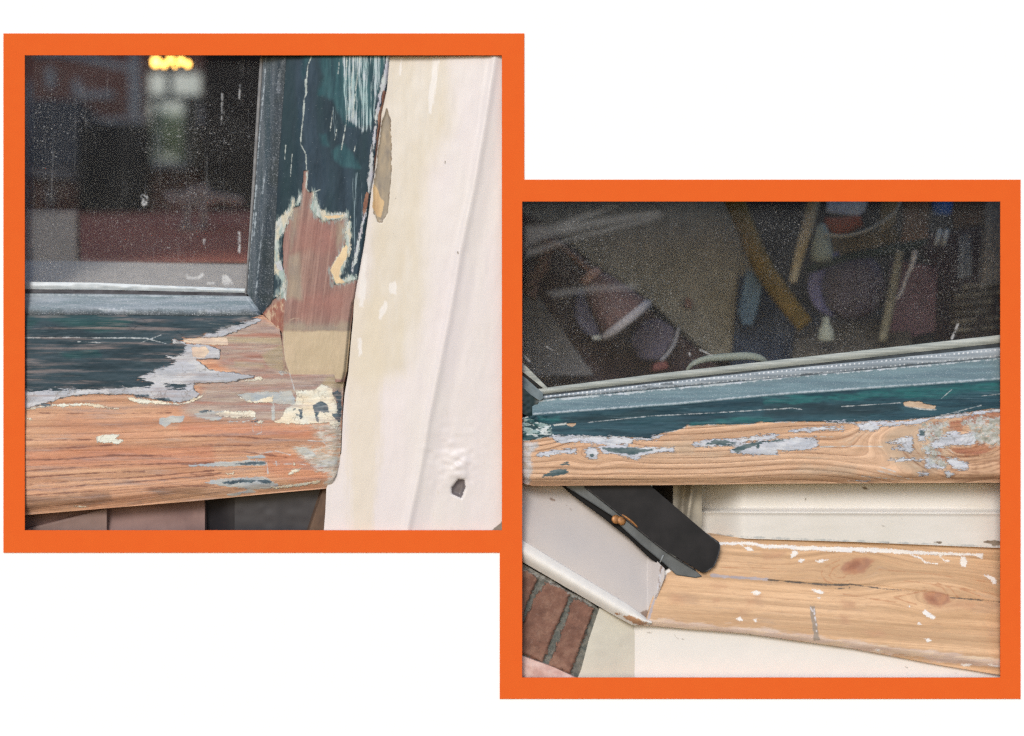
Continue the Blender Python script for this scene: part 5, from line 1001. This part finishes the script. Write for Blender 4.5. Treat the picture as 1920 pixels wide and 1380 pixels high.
# --- room behind the right pane
room_shell('room_walls', .008, 1.0, -.1, .42, .030, .75, dm('dim_room_plaster', [(70, 62, 62), (58, 52, 52)]), 'LRBF')
X4 = lambda pts: Z((970, 340), 3.833, pts)
X5 = lambda pts: Z((1430, 340), 3.833, pts)
def thing1(name, label, cat, o): return tag(o, label, cat)
thing1('x', 'large grey beige cloth panel slanting behind the speckled glass', 'cloth', slab('cloth_panel', X4([(-60, 40), (-60, 180), (170, 300), (300, 380), (540, 590), (930, 840), (1180, 1080), (1420, 1290), (1560, 1290), (1590, 1020), (1650, 900), (1760, 640), (1640, 480), (1560, 300), (1520, 130), (1500, 40)]), .34, .012, dm('grey_beige_cloth', [(140, 132, 122), (120, 113, 105)], k=1.15), bevel=.003))
thing1('x', 'dark maroon desk edge running diagonally below the rope tieback', 'desk', slab('desk', X4([(-60, 200), (120, 260), (540, 600), (1450, 1330), (1450, 1500), (-60, 1500)]), .30, .02, dm('maroon_wood', [(70, 50, 54), (58, 44, 48)], rough=.5)))
thing1('x', 'plain grey band crossing the lower left behind the speckled glass', 'band', slab('grey_band', X4([(-60, 760), (130, 800), (560, 1400), (-60, 1400)]), .24, .01, dm('grey_plinth', [(110, 104, 106), (98, 94, 96)])))
tbk = empty('rope_tieback', P(*X4([(500, 650)])[0], .2), 'brown braided rope tieback with a pale collar and pinkish brown tassel', 'tieback')
rope = [(90, 830), (110, 700), (190, 600), (190, 520), (230, 440), (300, 460), (400, 540), (480, 610), (540, 650)]
base = X4(rope)
for s_ in range(3):
    pts = []
    for i in range(0, (len(base) - 1) * 6 + 1):
        t = i / 6; k = min(int(t), len(base) - 2); f = t - k
        x = base[k][0] * (1 - f) + base[k + 1][0] * f; y = base[k][1] * (1 - f) + base[k + 1][1] * f; a = t * 3.4 + s_ * 2.094
        pts.append((x + 7 * math.cos(a), y + 7 * math.cos(a) * .6, .20 + .004 * math.sin(a)))
    tube('rope_strand', pts, 6.5, dm('brown_rope', [(118, 88, 80), (96, 72, 66)], sc=(30, 30), bump=.5), tbk, 8)
(cx0, cy0), (cx1, cy1) = X4([(500, 650), (790, 1010)])
b0_ = Vector(P(cx0, cy0, .20)); b1_ = Vector(P(cx1, cy1, .20)); L_ = (b1_ - b0_).length
lathe('collar', b0_, [(.004, 0), (.012, .002), (.013, .008), (.010, .012)], dm('pale_collar', [(160, 126, 118)]), tbk, 20, b1_ - b0_)
lathe('tassel', b0_, [(.010, .008), (.017, L_ * .25), (.024, L_ * .6), (.031, L_ * .95), (.026, L_ * 1.0)], dm('tassel_threads', [(108, 82, 82), (92, 74, 78)], sc=(20, 20), bump=.4), tbk, 24, b1_ - b0_)
lathe('tassel_rim', b0_, [(.030, L_ * .9), (.0335, L_ * .97), (.031, L_ * 1.04), (.026, L_ * 1.05)], dm('tassel_highlight', [(150, 142, 148)]), tbk, 24, b1_ - b0_)  # pale rim paints the highlight on the tassel's edge
bw2 = empty('bowl', P(*X4([(620, 980)])[0], .22), 'lilac grey curved bowl shape leaning against the tassel', 'bowl')
slab('bowl_body', X4([(420, 780), (560, 790), (700, 960), (740, 1080), (690, 1140), (560, 1130), (460, 1080), (400, 950)]), .235, .02, dm('lilac_grey', [(112, 108, 134), (96, 92, 112)]), bw2, .006)
slab('bowl_label', X4([(540, 1105), (655, 1105), (655, 1140), (540, 1140)]), .225, .004, dm('white_tab', [(250, 246, 240)], k=1.0), bw2, .001)
dsh = empty('dish', P(*X4([(950, 1150)])[0], .24), 'second curved dish with a thin grey rim right of the tassel', 'dish')
slab('dish_body', X4([(900, 1010), (1010, 980), (1140, 1060), (1120, 1160), (1030, 1290), (880, 1290), (800, 1150)]), .255, .02, dm('dusky_lilac', [(92, 84, 100), (80, 72, 88)]), dsh, .006)
tube('dish_rim', [(*p, .25) for p in X4([(1160, 1050), (1130, 1160), (1080, 1240), (1030, 1290)])], 2.5, dm('grey_rim', [(160, 156, 164)]), dsh)
thing1('x', 'small red box low behind the glass left of the grey handle', 'box', slab('red_box', X4([(980, 1310), (1080, 1290), (1090, 1350), (970, 1370)]), .2, .03, dm('dull_red', [(100, 60, 58)]), bevel=.003))
thing1('x', 'tiny salmon tag pinned on the grey beige cloth', 'tag', slab('salmon_tag', X4([(1205, 830), (1260, 850), (1250, 930), (1205, 900)]), .325, .006, dm('salmon', [(122, 88, 80)]), bevel=.002))
post = [(1370, 360, .3), (1395, 420, .3), (1425, 490, .29), (1462, 548, .28), (1510, 610, .27)]
thing1('x', 'ochre bent post crossing the middle of the speckled glass', 'post', tube('ochre_post', post, [19, 18, 19, 19, 17], dm('ochre_paint', [(122, 96, 48), (98, 78, 38)]), None, 12, .5))
thing1('x', 'pale wooden pole with a carved tip right of the ochre post', 'pole', tube('wooden_pole', [(1530, 360, .25), (1515, 420, .25), (1498, 480, .25), (1486, 530, .25)], [12, 11.5, 10, 7], dm('pale_pole_wood', [(176, 162, 142), (158, 138, 106)]), None, 14))
thing1('x', 'slate blue folder standing left of the ochre post', 'folder', slab('blue_folder', X4([(1650, 640), (1780, 680), (1740, 880), (1690, 1040), (1620, 1030), (1590, 940)]), .30, .01, dm('slate_blue', [(104, 126, 148), (90, 108, 130)])))
thing1('x', 'navy blue cloth lying under the ochre post', 'cloth', slab('navy_cloth', [(1385, 520), (1440, 500), (1540, 610), (1520, 700), (1370, 700)], .33, .01, dm('navy', [(66, 76, 98), (54, 62, 80)]), bevel=.003))
wh = empty('round_cushion', P(1600, 540, .3), 'round dark cushion with a lilac crescent edge behind the glass', 'cushion')
lathe('cushion_body', P(1595, 535, .32), [(.004, .02), (.022, .018), (.036, .010), (.040, 0), (.036, -.01), (.01, -.012)], dm('dark_purple', [(92, 84, 102), (78, 70, 82)]), wh, 32, (0, -1, .12))
tube('lilac_edge', [(1572, 475, .30), (1540, 500, .29), (1527, 540, .29), (1540, 575, .29), (1562, 592, .30)], [4, 11, 13, 9, 3], dm('lilac', [(114, 110, 150), (98, 94, 132)]), wh, 12, .5)
thing1('x', 'thin curved grey cable sweeping over the terracotta bowl', 'cable', tube('cable', [(1545, 440, .24), (1590, 442, .24), (1640, 425, .24), (1680, 395, .24), (1695, 350, .24)], 2.2, dm('grey_cable', [(176, 168, 156)])))
thing1('x', 'terracotta red bowl near the top of the speckled glass', 'bowl', tube('terracotta_bowl', [(1545, 418, .27), (1575, 424, .27), (1615, 414, .27)], [11, 16, 11], dm('terracotta', [(156, 78, 58), (130, 66, 50)]), None, 14, .6))
thing1('x', 'pale greenish cone shape between the pole and the terracotta bowl', 'cone', lathe('pale_cone', P(1541, 492, .25), [(.004, 0), (.012, .002), (.012, .010), (.009, .028), (.005, .040), (.002, .042)], dm('pale_green_grey', [(138, 144, 138)])))
thing1('x', 'pale blue grey paper sheet at the top edge beside the wooden pole', 'paper', slab('paper', [(1552, 360), (1632, 360), (1622, 395), (1610, 405), (1550, 398)], .28, .004, dm('pale_paper', [(186, 188, 200), (166, 168, 180)]), bevel=.001))
thing1('x', 'dark green black tray edge under the terracotta bowl', 'tray', slab('tray', X5([(300, 620), (520, 540), (1000, 440), (1200, 405), (1180, 450), (1000, 520), (640, 560), (340, 660)]), .26, .01, dm('dark_green', [(30, 44, 44)]), bevel=.002))
thing1('x', 'slanting greyish wooden leg right of the round cushion', 'leg', tube('wooden_prop', [(1688, 470, .25), (1675, 540, .25), (1655, 640, .25)], [8, 9, 9], dm('greyish_wood', [(138, 130, 114), (118, 110, 98)]), None, 12))
thing1('x', 'maroon box standing at the right of the slanting leg', 'box', slab('maroon_box', X5([(960, 560), (1260, 620), (1240, 1080), (880, 1160), (920, 860)]), .30, .03, dm('maroon_card', [(120, 88, 98), (100, 74, 84)])))
thing1('x', 'dark maroon curtain behind the maroon box', 'curtain', slab('maroon_curtain', X5([(1100, 400), (1610, 330), (1590, 720), (1500, 1140), (1230, 1140), (1250, 700)]), .38, .01, dm('dark_maroon', [(76, 52, 62), (62, 44, 52)])))
for q in (X5([(620, 500), (660, 480)]),): pass
wv = empty('wicker_basket', P(1830, 600, .26), 'grey beige woven basket at the lower right behind the speckled glass', 'basket')
slab('basket_body', [(1787, 540), (1885, 525), (1890, 632), (1790, 640)], .275, .02, dm('basket_shadow', [(62, 52, 54)]), wv)
for r_ in range(6):
    for c_ in range(6):
        x = 1793 + c_ * 16 + (r_ % 2) * 7; y = 540 + r_ * 16 - c_ * 1.5
        if (r_ + c_) % 7: slab('weave', [(x - 6 - rs.uniform(0, 4), y - 4 - rs.uniform(-2, 2)), (x + 5 + rs.uniform(0, 5), y - 5 + rs.uniform(-2, 3)), (x + 7, y + 3 + rs.uniform(-2, 2)), (x - 8, y + 4)], .268, .006, dm('wicker', [(132, 120, 106), (96, 86, 78)], sc=(14, 14)) if (r_, c_) == (0, 1) else bpy.data.materials['wicker'] if 'wicker' in bpy.data.materials else dm('wicker', [(132, 120, 106), (96, 86, 78)], sc=(14, 14)), wv, .0015)
thing1('x', 'plain greyish pillar along the right edge behind the glass', 'pillar', slab('pillar', [(1850, 360), (1890, 360), (1890, 535), (1843, 540)], .29, .02, dm('grey_brown_pillar', [(142, 128, 118), (126, 114, 106)])))
bc = empty('cup', P(1767, 400, .25), 'small blue cup with a white top near the upper right corner', 'cup')
lathe('cup_body', P(1767, 404, .25), [(.007, 0), (.0095, .002), (.0115, .018), (.0118, .022)], dm('blue_plastic', [(66, 116, 190)]), bc, 20); lathe('cup_top', P(1767, 379, .25), [(.0112, 0), (.0115, .003), (.009, .008), (.003, .009)], dm('cup_white', [(210, 214, 220)]), bc, 20)
for i, (x, y) in enumerate(((1759, 446), (1772, 446))):
    thing1('x', 'short white peg, %s of the pair under the blue cup' % ('left' if i == 0 else 'right'), 'peg', tag(tube('white_peg', [(x + 4, y - 16, .25), (x - 3, y + 14, .25)], [4, 4.5], bpy.data.materials.get('peg_white') or dm('peg_white', [(236, 232, 226)])), group='white pegs under the blue cup'))
for i, (q, cc, lb_) in enumerate((([(1655, 360), (1690, 360), (1680, 420), (1650, 440)], [(132, 112, 84)], 'tan brown board leaning at the top between the cable and the cup'), ([(1700, 360), (1745, 360), (1740, 450), (1690, 460)], [(122, 92, 76)], 'reddish brown board leaning at the top near the blue cup'), ([(1712, 400), (1740, 395), (1725, 455), (1700, 452)], [(164, 156, 150)], 'pale narrow board leaning under the reddish brown board'), ([(1785, 360), (1840, 360), (1845, 420), (1790, 430)], [(110, 84, 70)], 'dark tan board leaning right of the blue cup'), ([(1800, 440), (1820, 436), (1824, 520), (1796, 522)], [(120, 120, 126)], 'blue grey narrow board in front of the maroon curtain'), ([(1545, 440), (1680, 425), (1690, 452), (1580, 478), (1560, 480)], [(112, 98, 80)], 'olive brown board lying under the grey cable'))):
    thing1('x', lb_, 'board', slab('leaning_board', q, .27 + .008 * i, .006, dm('board_tone_%s' % 'abcdef'[i], cc + [tuple(int(v * .85) for v in cc[0])])))
thing1('x', 'thin pale pinkish grey strap hanging right of the slanting leg', 'strap', tube('strap', [(1716, 470, .24), (1712, 492, .24), (1700, 520, .24), (1690, 548, .24), (1680, 562, .24)], [4, 5, 3, 3, 1.5], dm('pinkish_strap', [(190, 176, 176)])))
thing1('x', 'dusky brown floor board along the bottom of the speckled glass', 'board', slab('floor_board', [(1500, 590), (1700, 575), (1720, 700), (1480, 700)], [.36, .36, .2, .2], .01, dm('dusky_floor', [(98, 88, 78), (84, 76, 70)])))
thing1('x', 'small pale bottle standing on the dusky brown floor board', 'bottle', lathe('small_bottle', P(1549, 640, .24), [(.008, 0), (.009, .003), (.008, .012), (.004, .02), (.0035, .026), (.001, .027)], dm('pale_bottle', [(150, 150, 140)])))
